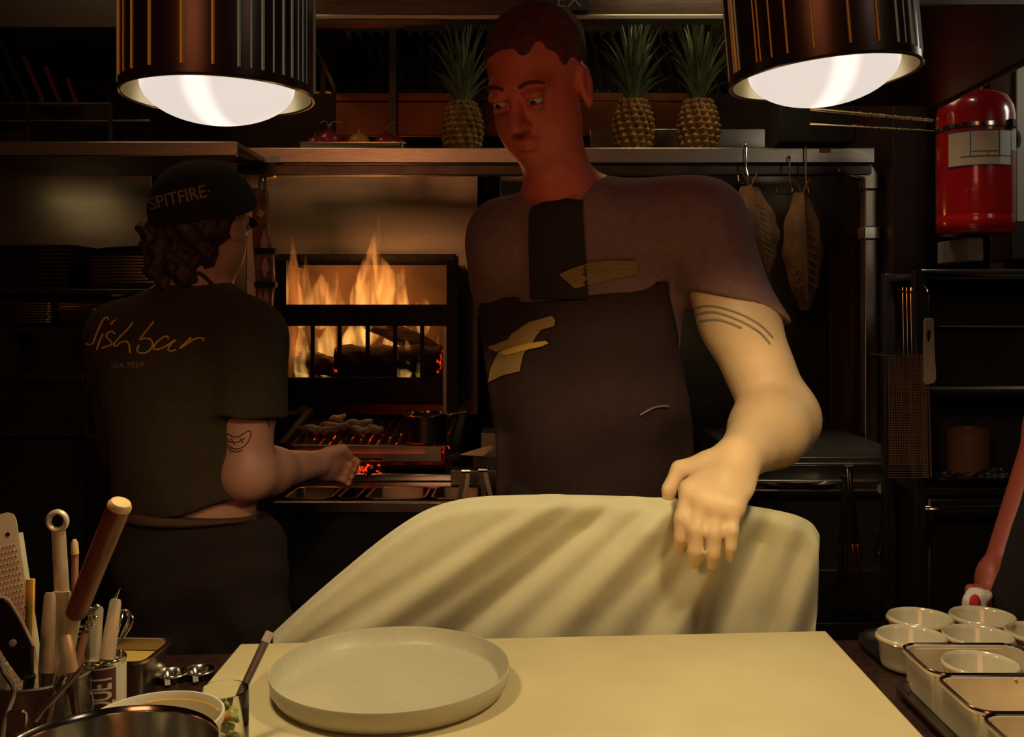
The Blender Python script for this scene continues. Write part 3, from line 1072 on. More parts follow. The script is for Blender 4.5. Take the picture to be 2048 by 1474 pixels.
FP = [(598, 862, 668, 866, 'lying lengthwise at the left end of the grill'), (640, 856, 700, 858, 'behind the lengthwise one on the left of the grill'), (660, 846, 690, 838, 'with a thin tail at the back of the grill'),
      (703, 862, 736, 868, 'in the middle of the grill'), (735, 860, 764, 866, 'nearest the pot on the grill'), (690, 852, 745, 850, 'lying across at the back of the grill')]
for i, (xa_, ya, xb_, yb, lab) in enumerate(FP):
    p, q = on_grill(xa_, ya), on_grill(xb_, yb)
    p.z += .012
    q.z += .012
    N = 9
    bm = tube(BM(), [p.lerp(q, k / (N - 1)) + Vector((0, 0, .004 * math.sin(k))) for k in range(N)], [.006 + .012 * math.sin(PI * (k + .4) / N) for k in range(N)], 10, flat=.8)
    for v in bm.verts:
        v.co += Vector((r_.uniform(-.002, .002),) * 3)
    tag(obj('grilled_piece', bm, FOOD, smooth=60), 'pale charred piece of food ' + lab, 'food', 'pale pieces of food on the grill')
pc = on_grill(852, 884)
pt = thing('grill_pot', 'small black pot with a shiny rim at the right end of the grill', 'pot', pc)
hh = .088
obj('pot_body', lathe(BM(), [(0, .004), (.060, .004), (.066, .01), (.066, hh), (.070, hh + .002), (.070, hh + .006), (.063, hh + .006), (.062, .012), (0, .012)], 40), DARKST, pt, local=True)
obj('pot_rim', lathe(BM(), [(.0695, hh + .001), (.0715, hh + .004), (.0695, hh + .008), (.0625, hh + .008), (.062, hh + .002)], 40), POLISH, pt, local=True)
obj('handle', tube(BM(), smooth_path([(.066, 0, hh - .006), (.09, 0, hh + .004), (.125, .01, hh + .008)], 4), .005, 8), STEEL, pt, local=True)

# perforated tray, tongs, knife on the range's right part
zz = zt_ + .045
pp = W(960, 940, 2.74)
pf = thing('perforated_tray', 'small perforated steel tray at the right of the range front', 'tray', pp)
bm = BM()
for i in range(12):
    tube(bm, [(-.075 + .0135 * i, -.035, 0), (-.075 + .0135 * i, .05, 0)], .0022, 6)
for j in range(5):
    tube(bm, [(-.078, -.035 + .021 * j, 0), (.078, -.035 + .021 * j, 0)], .0022, 6)
obj('wire_grid', bm, POLISH, pf, local=True)
obj('tray_side', bx(-.08, .08, -.045, -.037, -.035, .006), STEEL, pf, local=True, bevel=.002)
obj('tray_floor', bx(-.08, .08, -.04, .05, -.043, -.040), DARKST, pf, local=True)
for (xt, yt, xb_, yb, lab) in ((932, 945, 919, 1045, 'left of two dark tongs hanging from the range front'), (966, 943, 985, 1045, 'right of two dark tongs hanging from the range front')):
    t_ = thing('hanging_tongs', lab, 'tongs', W(xt, yt, 2.575), group='dark tongs on the range front')
    p, q = W(xt, yt, 2.575), W(xb_, yb, 2.565)
    for s in (-1, 1):
        obj('tong_arm', beam(BM(), p + Vector((s * .005, 0, 0)), q + Vector((s * .012, 0, 0)), .008, .012, up=(1, 0, 0)), DARKST if s < 0 else STEEL2, t_)
    obj('hinge', tube(BM(), [p + Vector((-.012, 0, .004)), p + Vector((.012, 0, .004))], .007, 10), POLISH, t_)
kn = thing('cook_knife', 'broad knife blade coloured with red firelight on the right of the range', 'knife', W(950, 905, 2.85))
kp = [W(920, 910, 2.85), W(975, 893, 2.86), W(986, 893, 2.86), W(988, 899, 2.86), W(966, 912, 2.84)]
bm = BM()
a_ = [bm.verts.new(p) for p in kp]
b_ = [bm.verts.new(p + Vector((0, .004, .002))) for p in kp]
bm.faces.new(a_)
bm.faces.new(b_[::-1])
for i in range(5):
    bm.faces.new((a_[i], b_[i], b_[(i + 1) % 5], a_[(i + 1) % 5]))
obj('blade', bm, mat('firelit_blade', (.75, .45, .30), .35, .6), kn, smooth=0)  # red firelight on the blade is put into its base colour
obj('handle', beam(BM(), W(920, 911, 2.85), W(893, 919, 2.85), .014, .02), BLACK, kn, bevel=.003)
tr_ = W(1000, 878, 3.05)
tag(obj('thin_steel_plate', bx(W(945, 0, 2.9).x, W(1004, 0, 2.9).x, 2.9, 3.0, zt_ - .0045, W(0, 914, 2.9).z), DARKST, bevel=.002), 'thin dark steel plate under the knife on the range', 'plate')
tag(obj('side_ledge', bx(W(962, 0, 3.1).x, W(1012, 0, 3.1).x, 3.1, 3.26, zt_ - .0045, W(0, 866, 3.1).z), STEEL2, bevel=.002), 'short steel ledge right of the grill', 'ledge')

# patterned leather sleeve hanging at the frame's left post
pl = thing('patterned_sheath', 'long brown patterned sheath hanging at the left frame post behind the first cook', 'sheath', W(528, 350, 2.98))
poly = [W(505, 380, 2.98), W(535, 378, 2.98), W(538, 470, 2.98), W(546, 500, 2.98), W(548, 560, 2.98), W(541, 640, 2.98), W(512, 650, 2.98), W(512, 560, 2.98), W(506, 480, 2.98)]
obj('sheath_body', prism(BM(), [(p.x, p.z) for p in poly], .03, Matrix(((1, 0, 0, 0), (0, 0, 1, 2.97), (0, 1, 0, 0), (0, 0, 0, 1)))), PATT, pl, bevel=.006)
for y in (502, 569):
    obj('dark_band', px_box(508, 550, y - 6, y + 6, 2.966, .034), MATBLACK, pl, bevel=.002)
bm = BM()
for (cx_, cy_, w_, h_) in ((530, 535, 8, 22), (528, 485, 8, 26), (547, 568, 5, 20), (520, 600, 5, 18), (532, 598, 6, 22)):
    c = W(cx_, cy_, 2.967)
    dx, dz = w_ * 2.967 / F, h_ * 2.967 / F
    prism(bm, [(c.x - dx, c.z), (c.x, c.z - dz), (c.x + dx, c.z), (c.x, c.z + dz)], .003, Matrix(((1, 0, 0, 0), (0, 0, 1, 2.967), (0, 1, 0, 0), (0, 0, 0, 1))))
obj('diamond_mark', bm, PATTW, pl, smooth=0)
c = W(522, 427, 2.967)
obj('paper_tag', box(BM(), None, (.020, .002, .020), M=Matrix.Translation(c) @ Matrix.Rotation(.6, 4, 'Y')), PATTW, pl, smooth=0)
obj('hanging_loop', tube(BM(), smooth_path([W(524, 395, 2.985), W(522, 365, 2.985), W(527, 345, 3.02), W(531, 365, 3.0), W(530, 392, 2.985)], 5), .004, 8), STEEL2, pl)

# ------------------------------------------------------------------ pineapples
def pineapple(loc, R, H, lean, seed, label):
    rr = random.Random(seed)
    root = thing('pineapple', label, 'pineapple', loc, group='pineapples standing on the overshelf')
    bm = BM()
    rows = 9
    prof = [(0, 0)]
    for i in range(33):
        t = i / 32
        r = R * (math.sin(PI * (.16 + .72 * t)) ** .55) * (1.0 - .06 * t)
        prof.append((r * .94, H * t))
    prof.append((0, H))
    lathe(bm, prof, 36)
    obj('flesh_core', bm, PINE, root, local=True)
    bm = BM()
    for i in range(rows):
        t = (i + .5) / rows
        r = R * (math.sin(PI * (.16 + .72 * t)) ** .55) * (1.0 - .06 * t)
        nn = 13
        for k in range(nn):
            a = 2 * PI * (k + .5 * (i % 2)) / nn + i * .12
            c = Vector((r * math.cos(a), r * math.sin(a), H * t))
            nrm = Vector((math.cos(a), math.sin(a), (t - .5) * .9)).normalized()
            u = Vector((-math.sin(a), math.cos(a), 0))
            v = nrm.cross(u)
            w_, h_ = PI * r / nn * 1.02, H / rows * .62
            q = [bm.verts.new(c + u * w_ * .95), bm.verts.new(c + v * h_), bm.verts.new(c - u * w_ * .95), bm.verts.new(c - v * h_)]
            q2 = [bm.verts.new(c + (p.co - c) * .62 + nrm * .0065) for p in q]
            tip = bm.verts.new(c + nrm * .011 + v * .002)
            for j in range(4):
                bm.faces.new((q[j], q[(j + 1) % 4], q2[(j + 1) % 4], q2[j]))
                bm.faces.new((q2[j], q2[(j + 1) % 4], tip))
    obj('rind', bm, PINE, root, local=True, smooth=0)
    bm = BM()
    for i in range(40):
        t = i / 39
        a = i * 2.39996 + rr.uniform(-.2, .2)
        L = (.10 + .15 * t + rr.uniform(-.02, .03)) * H / .165
        tilt = (1.25 - 1.05 * t) * rr.uniform(.8, 1.1)
        out = Vector((math.cos(a), math.sin(a), 0))
        base = Vector((0, 0, H - .006 + .055 * t)) + out * (.016 * (1 - .5 * t))
        w0 = .0145 * (1 - .25 * t)
        prevs = None
        N = 7
        side = Vector((-math.sin(a), math.cos(a), 0))
        p = base.copy()
        for j in range(N + 1):
            s = j / N
            ang = tilt * (.55 + .75 * s * s)
            d = (out * math.sin(ang) + Vector((0, 0, 1)) * math.cos(ang)).normalized()
            up = d.cross(side)
            w = w0 * (1 - s) ** .75 * (1 + .6 * s) + .0004
            cur = [bm.verts.new(p + side * w + up * w * .35), bm.verts.new(p - up * w * .25), bm.verts.new(p - side * w + up * w * .35), bm.verts.new(p + up * (.001 - w * .05))]
            if prevs:
                for m_ in range(4):
                    bm.faces.new((prevs[m_], prevs[(m_ + 1) % 4], cur[(m_ + 1) % 4], cur[m_]))
            prevs = cur
            p = p + d * (L / N)
        bm.faces.new(prevs)
    obj('leaf_crown', bm, GREENL, root, local=True, smooth=60)
    root.rotation_euler = lean
    return root


zsh = W(470, 296, 3.0).z - .002
pineapple((W(925, 0, 3.09).x, 3.09, zsh), .063, .165, (0, 0, .5), 3, 'pineapple on the overshelf left of the second cook\'s head')
pineapple((W(1266, 0, 3.09).x, 3.09, zsh), .064, .172, (0, 0, 0), 1, 'pineapple on the overshelf just right of the second cook\'s head, darker one')
pineapple((W(1397, 0, 3.09).x, 3.09, zsh), .064, .172, (0, 0, 1.7), 2, 'pineapple on the overshelf nearest the right lamp, more golden')

# ------------------------------------------------------------------ tray of onions
tc_ = W(704, 296, 3.12)
tw = W(812, 0, 3.05).x - W(600, 0, 3.05).x
ty = pan_bm(tw, .26, .022, .0015, .015, .007, .006)
o = obj('onion_tray', ty, STEEL, local=True)
o.location = (W(706, 0, 3.05).x, 3.145, zsh + .001)
tag(o, 'shallow steel tray of onions on the overshelf', 'tray')


def onion(px, R, m, label, dy=0, stems=True, seed=0, hz=.9):
    rr = random.Random(seed)
    root = thing('onion', label, 'onion', (W(px, 0, 3.10).x, 3.10 + dy, zsh + .004), group='onions in the steel tray')
    bm = lathe(BM(), [(0, 0)] + [(R * math.sin(PI * t) ** .8, R * 2 * hz * (t - .04 * math.sin(2 * PI * t))) for t in [i / 16 for i in range(1, 16)]] + [(R * .12, R * 2 * hz), (R * .06, R * 2 * hz + .01), (0, R * 2 * hz + .012)], 28)
    obj('bulb', bm, m, root, local=True, smooth=60)
    if stems:
        bm = BM()
        for k in range(5):
            a = rr.uniform(0, 6.28)
            L = rr.uniform(.02, .045)
            tube(bm, smooth_path([(0, 0, R * 2 * hz), (.3 * L * math.cos(a), .3 * L * math.sin(a), R * 2 * hz + L * .6), (L * math.cos(a), L * math.sin(a), R * 2 * hz + L * rr.uniform(.3, .9))], 4), .0018, 6)
        obj('dry_roots', bm, STEMM, root, local=True)


onion(658, .042, REDFRUIT, 'red onion with wispy roots, biggest in the tray', 0, True, 1)
onion(634, .029, REDFRUIT, 'small red onion at the left end of the tray', -.02, False, 2)
onion(688, .030, REDFRUIT, 'dark red onion touching the biggest one\'s right side', .05, False, 6)
onion(718, .036, PALEFRUIT, 'yellow brown onion in the middle of the tray', 0, False, 3)
onion(770, .038, REDFRUIT, 'red onion with a dry stem right of the yellow one', .02, True, 4)
onion(795, .029, REDFRUIT, 'small dark onion at the right end of the tray', .0, False, 5)

# ------------------------------------------------------------------ hooks and dried fish
def hook(px, y0, y1, Y, label, bowl=.02):
    p = W(px, y0, Y)
    L = p.z - W(0, y1, Y).z
    pts = [(.0, .012, -.012), (.0, .010, .004), (0, 0, .008), (0, -.008, 0), (0, -.008, -.03), (0, -.006, -L * .6), (bowl * .3, -.004, -L * .85), (0, -.002, -L), (-bowl, 0, -L * .98), (-bowl * 1.2, 0, -L * .80)]
    o = obj('meat_hook', tube(BM(), smooth_path([p + Vector(q) for q in pts], 5), .0028, 8), POLISH)
    return tag(o, label, 'hook', 'steel hooks on the overshelf edge')


hook(1491, 292, 365, 2.985, 'steel hook carrying the left dried fish')
hook(1611, 290, 398, 2.985, 'steel hook carrying the right dried fish', .03)
hook(1578, 318, 388, 2.985, 'empty steel hook left of the right dried fish', .034)
cp = W(1672, 365, 2.99)
cpr = thing('hanging_clip', 'small black clip hanging under the frame bar near the right post', 'clip', cp)
obj('clip_body', beam(BM(), W(1682, 348, 3.0), W(1672, 372, 3.0), .016, .012), DARKST, cpr, bevel=.002)
obj('clip_tip', beam(BM(), W(1673, 368, 3.0), W(1662, 388, 3.0), .018, .008), BLACK, cpr, bevel=.002)
obj('clip_ring', tube(BM(), [W(1683, 345, 3.0) + Vector((.008 * math.cos(a), 0, .008 + .008 * math.sin(a))) for a in [i * PI / 8 for i in range(16)]], .002, 6, closed=True), POLISH, cpr)


def dried_fish(top, bot, wid, label, seed):
    rr = random.Random(seed)
    root = thing('dried_fish', label, 'dried fish', W(*top, 2.97), group='dried fish hanging from the overshelf')
    p, q = W(*top, 2.97), W(*bot, 2.97)
    N = 26
    rings = []
    bm = BM()
    for i in range(N):
        t = i / (N - 1)
        c = p.lerp(q, t)
        w = wid * 2.97 / F * (.12 + .95 * (math.sin(PI * min(1, t * .80 + .12)) ** 1.3)) * (1 + .06 * math.sin(t * 23 + seed))
        th = .020 * (.35 + math.sin(PI * min(1, t + .02)))
        ring = []
        for k in range(20):
            a = 2 * PI * k / 20
            x = w * .5 * math.cos(a)
            y = th * math.sin(a) * (1 + .5 * math.cos(3 * a)) * .8
            y += .012 * abs(math.cos(a)) - .01 * math.exp(-(x / (w * .12 + 1e-4)) ** 2) * (1 if math.sin(a) < 0 else 0)
            ring.append(bm.verts.new(c + Vector((x + rr.uniform(-.001, .001), y, rr.uniform(-.002, .002)))))
        rings.append(ring)
    for A, B in zip(rings, rings[1:]):
        for k in range(20):
            bm.faces.new((A[k], A[(k + 1) % 20], B[(k + 1) % 20], B[k]))
    bm.faces.new(rings[0][::-1])
    bm.faces.new(rings[-1])
    obj('split_body', bm, FISHM, root, smooth=60)
    bm = BM()
    for s in (-1, 1):
        tube(bm, [p + Vector((0, 0, -.01)), p + Vector((s * .012, 0, .02)), p + Vector((s * .026, .004, .045))], [.006, .010, .003], 8, flat=.4)
    obj('tail', bm, FISHM, root, smooth=60)
    bm = BM()
    tube(bm, [p.lerp(q, t) + Vector((.002 * math.sin(t * 30), -.012 - .012 * math.sin(PI * t), 0)) for t in [i / 12 for i in range(1, 12)]], .003, 6)
    for j in range(9):
        t = .2 + .07 * j
        c = p.lerp(q, t) + Vector((0, -.014 - .010 * math.sin(PI * t), 0))
        for s in (-1, 1):
            tube(bm, [c, c + Vector((s * wid * 2.97 / F * .28, .006, -.018))], .0016, 5)
    obj('backbone', bm, mat('fish_bone', (.30, .17, .08), .6) if seed == 1 else MATS['fish_bone'], root)


dried_fish((1500, 372), (1530, 545), 84, 'split dried fish on the left hook, shorter and leaning', 1)
dried_fish((1604, 385), (1612, 620), 76, 'split dried fish on the right hook, longer and straight', 2)

# ------------------------------------------------------------------ right: drawer unit with hanging tools
YD = 2.55
du = thing('fridge_drawers', 'dark steel drawer unit under the right end of the range', 'drawer unit', (W(1680, 0, YD).x, 2.8, 0))
xa, xb = W(1490, 0, YD).x, W(1836, 0, YD).x
z0 = W(0, 914, YD).z
obj('cabinet_body', bx(xa, xb, YD, 3.2, .08, z0), mat('dull_grey_steel', (0.085, 0.078, 0.062), .4, .8, .2, 6), du, bevel=.003)
for (y0, y1) in ((918, 938), (952, 966)):
    obj('rail_strip', px_box(1500, 1800, y0 + 8, y0 + 14, YD - .008, .01), STEEL2, du, bevel=.002)
obj('ledge', px_box(1500, 1822, 980, 992, YD - .05, .055), DARKST, du, bevel=.002)
obj('ledge_edge', px_box(1500, 1822, 980, 984, YD - .054, .006), STEEL2, du, bevel=.001)
obj('drawer_front', px_box(1500, 1832, 1140, 1240, YD - .012, .014), mat('drawer_steel', (0.11, 0.10, 0.085), .35, .9, .2, 6), du, bevel=.003)
obj('drawer_front', px_box(1500, 1832, 1246, 1420, YD - .012, .014), MATS['drawer_steel'], du, bevel=.003)
obj('label_plate', px_box(1768, 1824, 1066, 1104, YD - .004, .005), mat('worn_label', (.20, .19, .16), .5), du, smooth=0)
bm = BM()
for k, (x0, x1, y) in enumerate(((1772, 1812, 1072), (1776, 1784, 1088), (1788, 1794, 1088), (1797, 1808, 1088), (1772, 1816, 1098))):
    px_box(x0, x1, y, y + (3 if k in (0, 4) else 8), YD - .0052, .001, bm)
obj('label_print', bm, BLACK, du, smooth=0)
rp = thing('small_steel_dish', 'small oval steel dish on the ledge by the second cook\'s elbow', 'dish', W(1600, 972, YD - .03))
ledz = W(0, 980, YD - .05).z
rp.location.z = ledz
obj('dish_bowl', lathe(BM(), [(0, .002), (.05, .002), (.075, .012), (.078, .016), (.07, .012), (.05, .005), (0, .005)], 36, sx=1.2, sy=.5), PANSTEEL, rp, local=True)


def tongs(xt, yt, xb_, yb, Y, m, label, grill_end=False):
    root = thing('long_tongs', label, 'tongs', W(xt, yt, Y), group='long tools hanging on the drawer unit')
    p, q = W(xt, yt, Y), W(xb_, yb, Y)
    m_ = p.lerp(q, .55)
    for s in (-1, 1):
        off = Vector((s * .006, 0, 0))
        obj('tong_arm', beam(BM(), p + off * .4, m_ + off, .009, .010, up=(0, -1, 0)), m[0], root, bevel=.002)
        a_ = m_ + off
        b_ = q + off * 1.5
        bm = beam(BM(), a_, a_.lerp(b_, .66), .010, .010, up=(0, -1, 0))
        lo_ = obj('lower_arm', bm, m[1], root, bevel=.002)
        c = a_.lerp(b_, .82)
        d = (b_ - a_).normalized()
        poly = [(-.006, .030), (.006, .030), (.014, .0), (.013, -.035), (.006, -.045), (-.006, -.045), (-.013, -.035), (-.014, 0)]
        u = Vector((1, 0, 0)) - d * d.x
        M = Matrix((u.normalized(), -d, Vector((0, 1, 0)))).transposed().to_4x4()
        M.translation = c + Vector((s * .006, s * .005, 0))
        obj('scoop', prism(BM(), [(x, y) for x, y in poly], .003, M), m[2], root)
    obj('hinge', tube(BM(), [p + Vector((-.010, 0, .002)), p + Vector((.010, 0, .002))], .006, 10), m[0], root)


tongs(1697, 935, 1722, 1212, YD - .068, (POLISH, COPPER, IRON), 'steel tongs with bright upper arms hanging on the drawer unit')
tongs(1690, 955, 1683, 1205, YD - .066, (IRON, IRON, IRON), 'blackened tongs hanging left of the bright steel ones')
sc = thing('hanging_shears', 'black handled kitchen shears hanging at the right of the drawer unit', 'shears', W(1767, 960, YD - .07))
Yh = YD - .065
for s, (xb_, yb) in ((-1, (1756, 1115)), (1, (1776, 1128))):
    obj('shear_blade', beam(BM(), W(1770 - s * 2, 918, Yh), W(1766 + s * 2, 1060, Yh), .010, .006, up=(0, -1, 0)), IRON, sc)
    c = W(xb_, yb - 30, Yh)
    obj('finger_ring', tube(BM(), [c + Vector((.008 * math.cos(a), 0, .030 * math.sin(a))) for a in [i * PI / 10 for i in range(20)]], .0032, 8, closed=True), BLACK, sc)
obj('pivot', tube(BM(), [W(1767, 978, Yh - .006), W(1767, 978, Yh + .006)], .016, 14), BLACK, sc)

# ------------------------------------------------------------------ right rack, things hanging on it
YR = 2.25
rr_ = thing('right_black_rack', 'black open rack at far right with thin steel bar edges', 'rack', W(1950, 900, YR).xy.to_3d())
xa, xb = W(1842, 0, YR).x, W(2230, 0, YR).x
for y, hh_ in ((545, .008), (778, .007)):
    z = W(0, y, YR).z
    obj('steel_bar', tube(BM(), [(xa, YR, z), (xb, YR, z)], hh_, 10), POLISH if y == 545 else STEEL2, rr_)
    obj('rack_shelf', bx(xa, xb, YR + .012, 2.47, z - .016, z - .006), BLACK, rr_, bevel=.002)
z = W(0, 650, 2.45).z
obj('inner_shelf_edge', bx(W(1862, 0, 2.45).x, W(2040, 0, 2.45).x, 2.40, 2.47, z - .006, z), STEEL2, rr_, bevel=.002)
for x in (xa, xb):
    for yy in (YR + .01, 2.455):
        obj('rack_post', bx(x - .014, x + .014, yy - .014, yy + .014, 0, W(0, 540, YR).z), BLACK, rr_, bevel=.002)
obj('rack_back', bx(xa, xb, 2.471, 2.480, .05, W(0, 540, YR).z), MATBLACK, rr_)
z = W(0, 966, YR).z
obj('rack_shelf', bx(xa, xb, YR + .0, 2.47, z - .03, z - .012), BLACK, rr_, bevel=.002)
zb_ = W(0, 1018, 2.2).z
x0_, x1_ = W(1872, 0, 2.2).x, W(2180, 0, 2.2).x
ov = thing('under_rack_oven', 'black oven under the right rack with a long steel handle', 'oven', ((x0_ + x1_) / 2, 2.4, 0))
obj('oven_body', bx(xa + .02, xb - .02, 2.27, 2.465, .1, z - .035), BLACK, ov, bevel=.01)
obj('handle', tube(BM(), smooth_path([(x0_, 2.268, zb_ - .12), (x0_, 2.225, zb_ - .02), (x0_ + .015, 2.205, zb_), (x1_ - .015, 2.205, zb_), (x1_, 2.225, zb_ - .02), (x1_, 2.268, zb_ - .03)], 5), .009, 10), POLISH, ov)
bm = pan_bm(W(2230, 0, YR).x - W(1846, 0, YR).x - .05, .19, .022, .0015, .03, .008, .012)
o = obj('rack_tray', bm, DARKST, local=True)
o.location = ((xa + xb) / 2 + .012, YR + .107, z - .0115)
tag(o, 'dark steel tray with a pale rim on the lower shelf of the right rack', 'tray')
bm = BM()
bmesh.ops.create_grid(bm, x_segments=26, y_segments=14, size=.5, matrix=Matrix.Diagonal((.26, .11, 1, 1)))
ff = random.Random(3)
top_ = {}
for v in bm.verts:
    v.co.z = ff.uniform(.0, .012) + .02 * max(0, 1 - abs(v.co.x) / .13) * max(0, 1 - abs(v.co.y) / .07)
r2_ = bmesh.ops.solidify(bm, geom=bm.faces[:], thickness=.001)
o = obj('foil_sheet', bm, FOIL, local=True, smooth=0)
o.location = (W(1985, 0, 2.34).x, 2.335, z - .006)
tag(o, 'crumpled sheet of foil lying in the right rack tray', 'foil')
c = W(1922, 858, 2.50)
zz2 = W(0, 778, YR).z
o = obj('brown_jar', lathe(BM(), [(0, 0), (.045, 0), (.05, .01), (.052, .11), (.045, .12), (.04, .12), (.04, .01), (0, .008)], 30), mat('dark_amber', (.12, .05, .025), .4), local=True)
o.location = (W(1922, 0, 2.44).x, 2.40, z - .0085)
tag(o, 'dim brown jar at the back of the rack tray', 'jar')

# wire baskets and white peeler hung on the rack's front corner
mb = thing('wire_basket', 'fine brown wire mesh basket hanging at the corner of the right rack', 'basket', W(1815, 712, 2.2))
a, b = W(1776, 712, 2.2), W(1856, 955, 2.2)
bm = BM()
nx, nz = 16, 48
for i in range(nx + 1):
    x = a.x + (b.x - a.x) * i / nx
    tube(bm, [(x, 2.2, a.z), (x + .006, 2.2, b.z + (.03 if i < nx - 3 else 0))], .0011, 4)
for j in range(nz + 1):
    zq = a.z + (b.z - a.z) * j / nz
    tube(bm, [(a.x, 2.2, zq), (b.x, 2.2, zq)], .0011, 4)
MESHW = mat('brown_wire', (.30, .17, .10), .45, .7)
obj('front_mesh', bm, MESHW, mb, smooth=60)
bm = BM()
for i in range(7):
    yq = 2.2 + .11 * i / 6
    tube(bm, [(b.x, yq, a.z), (b.x + .008, yq, b.z)], .0011, 4)
for j in range(nz + 1):
    zq = a.z + (b.z - a.z) * j / nz
    tube(bm, [(b.x, 2.2, zq), (b.x, 2.31, zq)], .0011, 4)
obj('side_mesh', bm, MESHW, mb, smooth=60)
obj('rim_wire', tube(BM(), [(a.x, 2.2, a.z), (b.x, 2.2, a.z), (b.x, 2.31, a.z), (a.x, 2.31, a.z)], .0025, 6, closed=True), STEEL2, mb)
zc_ = W(0, 575, 2.21).z
for x in (1806, 1814, 1822):
    obj('hanging_wire', tube(BM(), [(W(x, 0, 2.21).x, 2.21, zc_), (W(x + 2, 0, 2.21).x, 2.21, a.z)], .0013, 6), POLISH, mb)
obj('hook_bar', tube(BM(), smooth_path([W(1796, 578, 2.21), W(1808, 584, 2.21), W(1822, 584, 2.21), W(1832, 570, 2.21)], 4), .0022, 6), POLISH, mb)
pe = thing('white_handle_tool', 'hanging kitchen tool with an off-white slotted plastic handle', 'kitchen tool', W(1856, 700, 2.2))
pts = [W(1848, 640, 2.2), W(1866, 634, 2.2), W(1870, 700, 2.2), W(1872, 762, 2.2), W(1858, 768, 2.2), W(1848, 762, 2.2), W(1846, 700, 2.2)]
bm = BM()
ol = [W(1851, 636, 0), W(1863, 636, 0)]
Mx = Matrix(((1, 0, 0, 0), (0, 0, 1, 2.185), (0, 1, 0, 0), (0, 0, 0, 1)))


def pq(x, y):
    p = W(x, y, 2.19)
    return (p.x, p.z)


outer = [pq(1849, 640), pq(1852, 636), pq(1863, 636), pq(1866, 640), pq(1868, 700), pq(1871, 755), pq(1868, 766), pq(1850, 770), pq(1846, 760), pq(1848, 700)]
inner = [pq(1853, 662), pq(1857, 660), pq(1862, 662), pq(1863, 676), pq(1862, 680), pq(1858, 684), pq(1854, 682), pq(1853, 678), pq(1853, 672), pq(1853, 667)]
vo = [[bm.verts.new(Mx @ Vector((x, y, t))) for x, y in outer] for t in (0, .012)]
# handle made of a ring around the slot
order = [0, 1, 2, 3, 4, 5, 6, 7, 8, 9]
inn = [inner[0], inner[1], inner[2], inner[2], inner[3], inner[4], inner[5], inner[6], inner[7], inner[9]]
vi = [[bm.verts.new(Mx @ Vector((x, y, t))) for x, y in inn] for t in (0, .012)]
for i in range(10):
    j = (i + 1) % 10
    for L, s in ((0, 1), (1, -1)):
        q = [vo[L][i], vo[L][j], vi[L][j], vi[L][i]]
        try:
            bm.faces.new(q[::s])
        except ValueError:
            pass
    bm.faces.new((vo[0][i], vo[1][i], vo[1][j], vo[0][j]))
    bm.faces.new((vi[0][i], vi[0][j], vi[1][j], vi[1][i]))
obj('handle', bm, IVORY, pe, bevel=.002)
obj('hanging_rod', tube(BM(), smooth_path([W(1842, 572, 2.2), W(1852, 576, 2.2), W(1857, 590, 2.19), W(1857, 642, 2.19)], 5), .0022, 6), POLISH, pe)

# ------------------------------------------------------------------ extinguisher, overhead shelf
ex = thing('fire_extinguisher', 'red fire extinguisher with a pale label strapped to the right wall', 'fire extinguisher', (W(1950, 0, 2.45).x, 2.45, W(0, 470, 2.45).z))
ez = ex.location.z
H = W(0, 182, 2.45).z - ez
R = .093
obj('cylinder', lathe(BM(), [(0, .004), (R * .9, .0), (R * .97, .006), (R, .03), (R, .042), (R * .992, .045), (R, .048), (R, H - .07), (R * .96, H - .045), (R * .82, H - .02), (R * .5, H - .004), (R * .25, H), (0, H)], 56), RED, ex, local=True, smooth=60)
obj('valve', tube(BM(), [(0, 0, H - .004), (0, 0, H + .04)], .018, 16), BLACK, ex, local=True)
obj('squeeze_handle', beam(BM(), (-.03, 0, H + .045), (.07, 0, H + .06), .02, .012), BLACK, ex, local=True, bevel=.003)


def band(z0, z1, a0, a1, r, n=24, t=.0008):
    bm = BM()
    cs = []
    for k in range(n + 1):
        a = a0 + (a1 - a0) * k / n
        cs.append([bm.verts.new((rr2 * math.cos(a), rr2 * math.sin(a), zz3)) for rr2, zz3 in ((r, z0), (r + t, z0), (r + t, z1), (r, z1))])
    for A, B in zip(cs, cs[1:]):
        for m_ in range(4):
            bm.faces.new((A[m_], A[(m_ + 1) % 4], B[(m_ + 1) % 4], B[m_]))
    bm.faces.new(cs[0])
    bm.faces.new(cs[-1][::-1])
    return bm


def zpx(y):
    return W(0, y, 2.36).z - ez


D = math.radians
lb = obj('front_label', band(zpx(330), zpx(258), D(205), D(281), R), LABELT, ex, local=True)
obj('label_corner', band(zpx(328), zpx(258), D(281), D(305), R + .0003), LABELW, ex, local=True)
obj('side_label', band(zpx(298), zpx(258), D(305), D(385), R), LABELW, ex, local=True)
bm = BM()
for (z0, z1, a0, a1) in ((zpx(260), zpx(258), 205, 305), (zpx(330), zpx(328), 205, 305), (zpx(312), zpx(310.5), 225, 305), (zpx(330), zpx(258), 303.5, 305), (zpx(312), zpx(258), 280, 281.5), (zpx(312), zpx(262), 238, 239.5), (zpx(312), zpx(302), 262, 263.2), (zpx(302), zpx(301), 240, 280)):
    t2 = band(z0, z1, D(a0), D(a1), R + .0012, 16, .0004)
    tmp = bpy.data.meshes.new('t')
    t2.to_mesh(tmp)
    t2.free()
    bm.from_mesh(tmp)
    bpy.data.meshes.remove(tmp)
obj('label_lines', bm, LABELINK, ex, local=True, smooth=0)
obj('strap', band(zpx(250), zpx(242), 0, 2 * PI, R + .0004, 48, .002), POLISH, ex, local=True)
obj('strap_buckle', box(BM(), (.055, -.082, zpx(246)), (.022, .012, .022), rz=.6), BLACK, ex, local=True, bevel=.002)
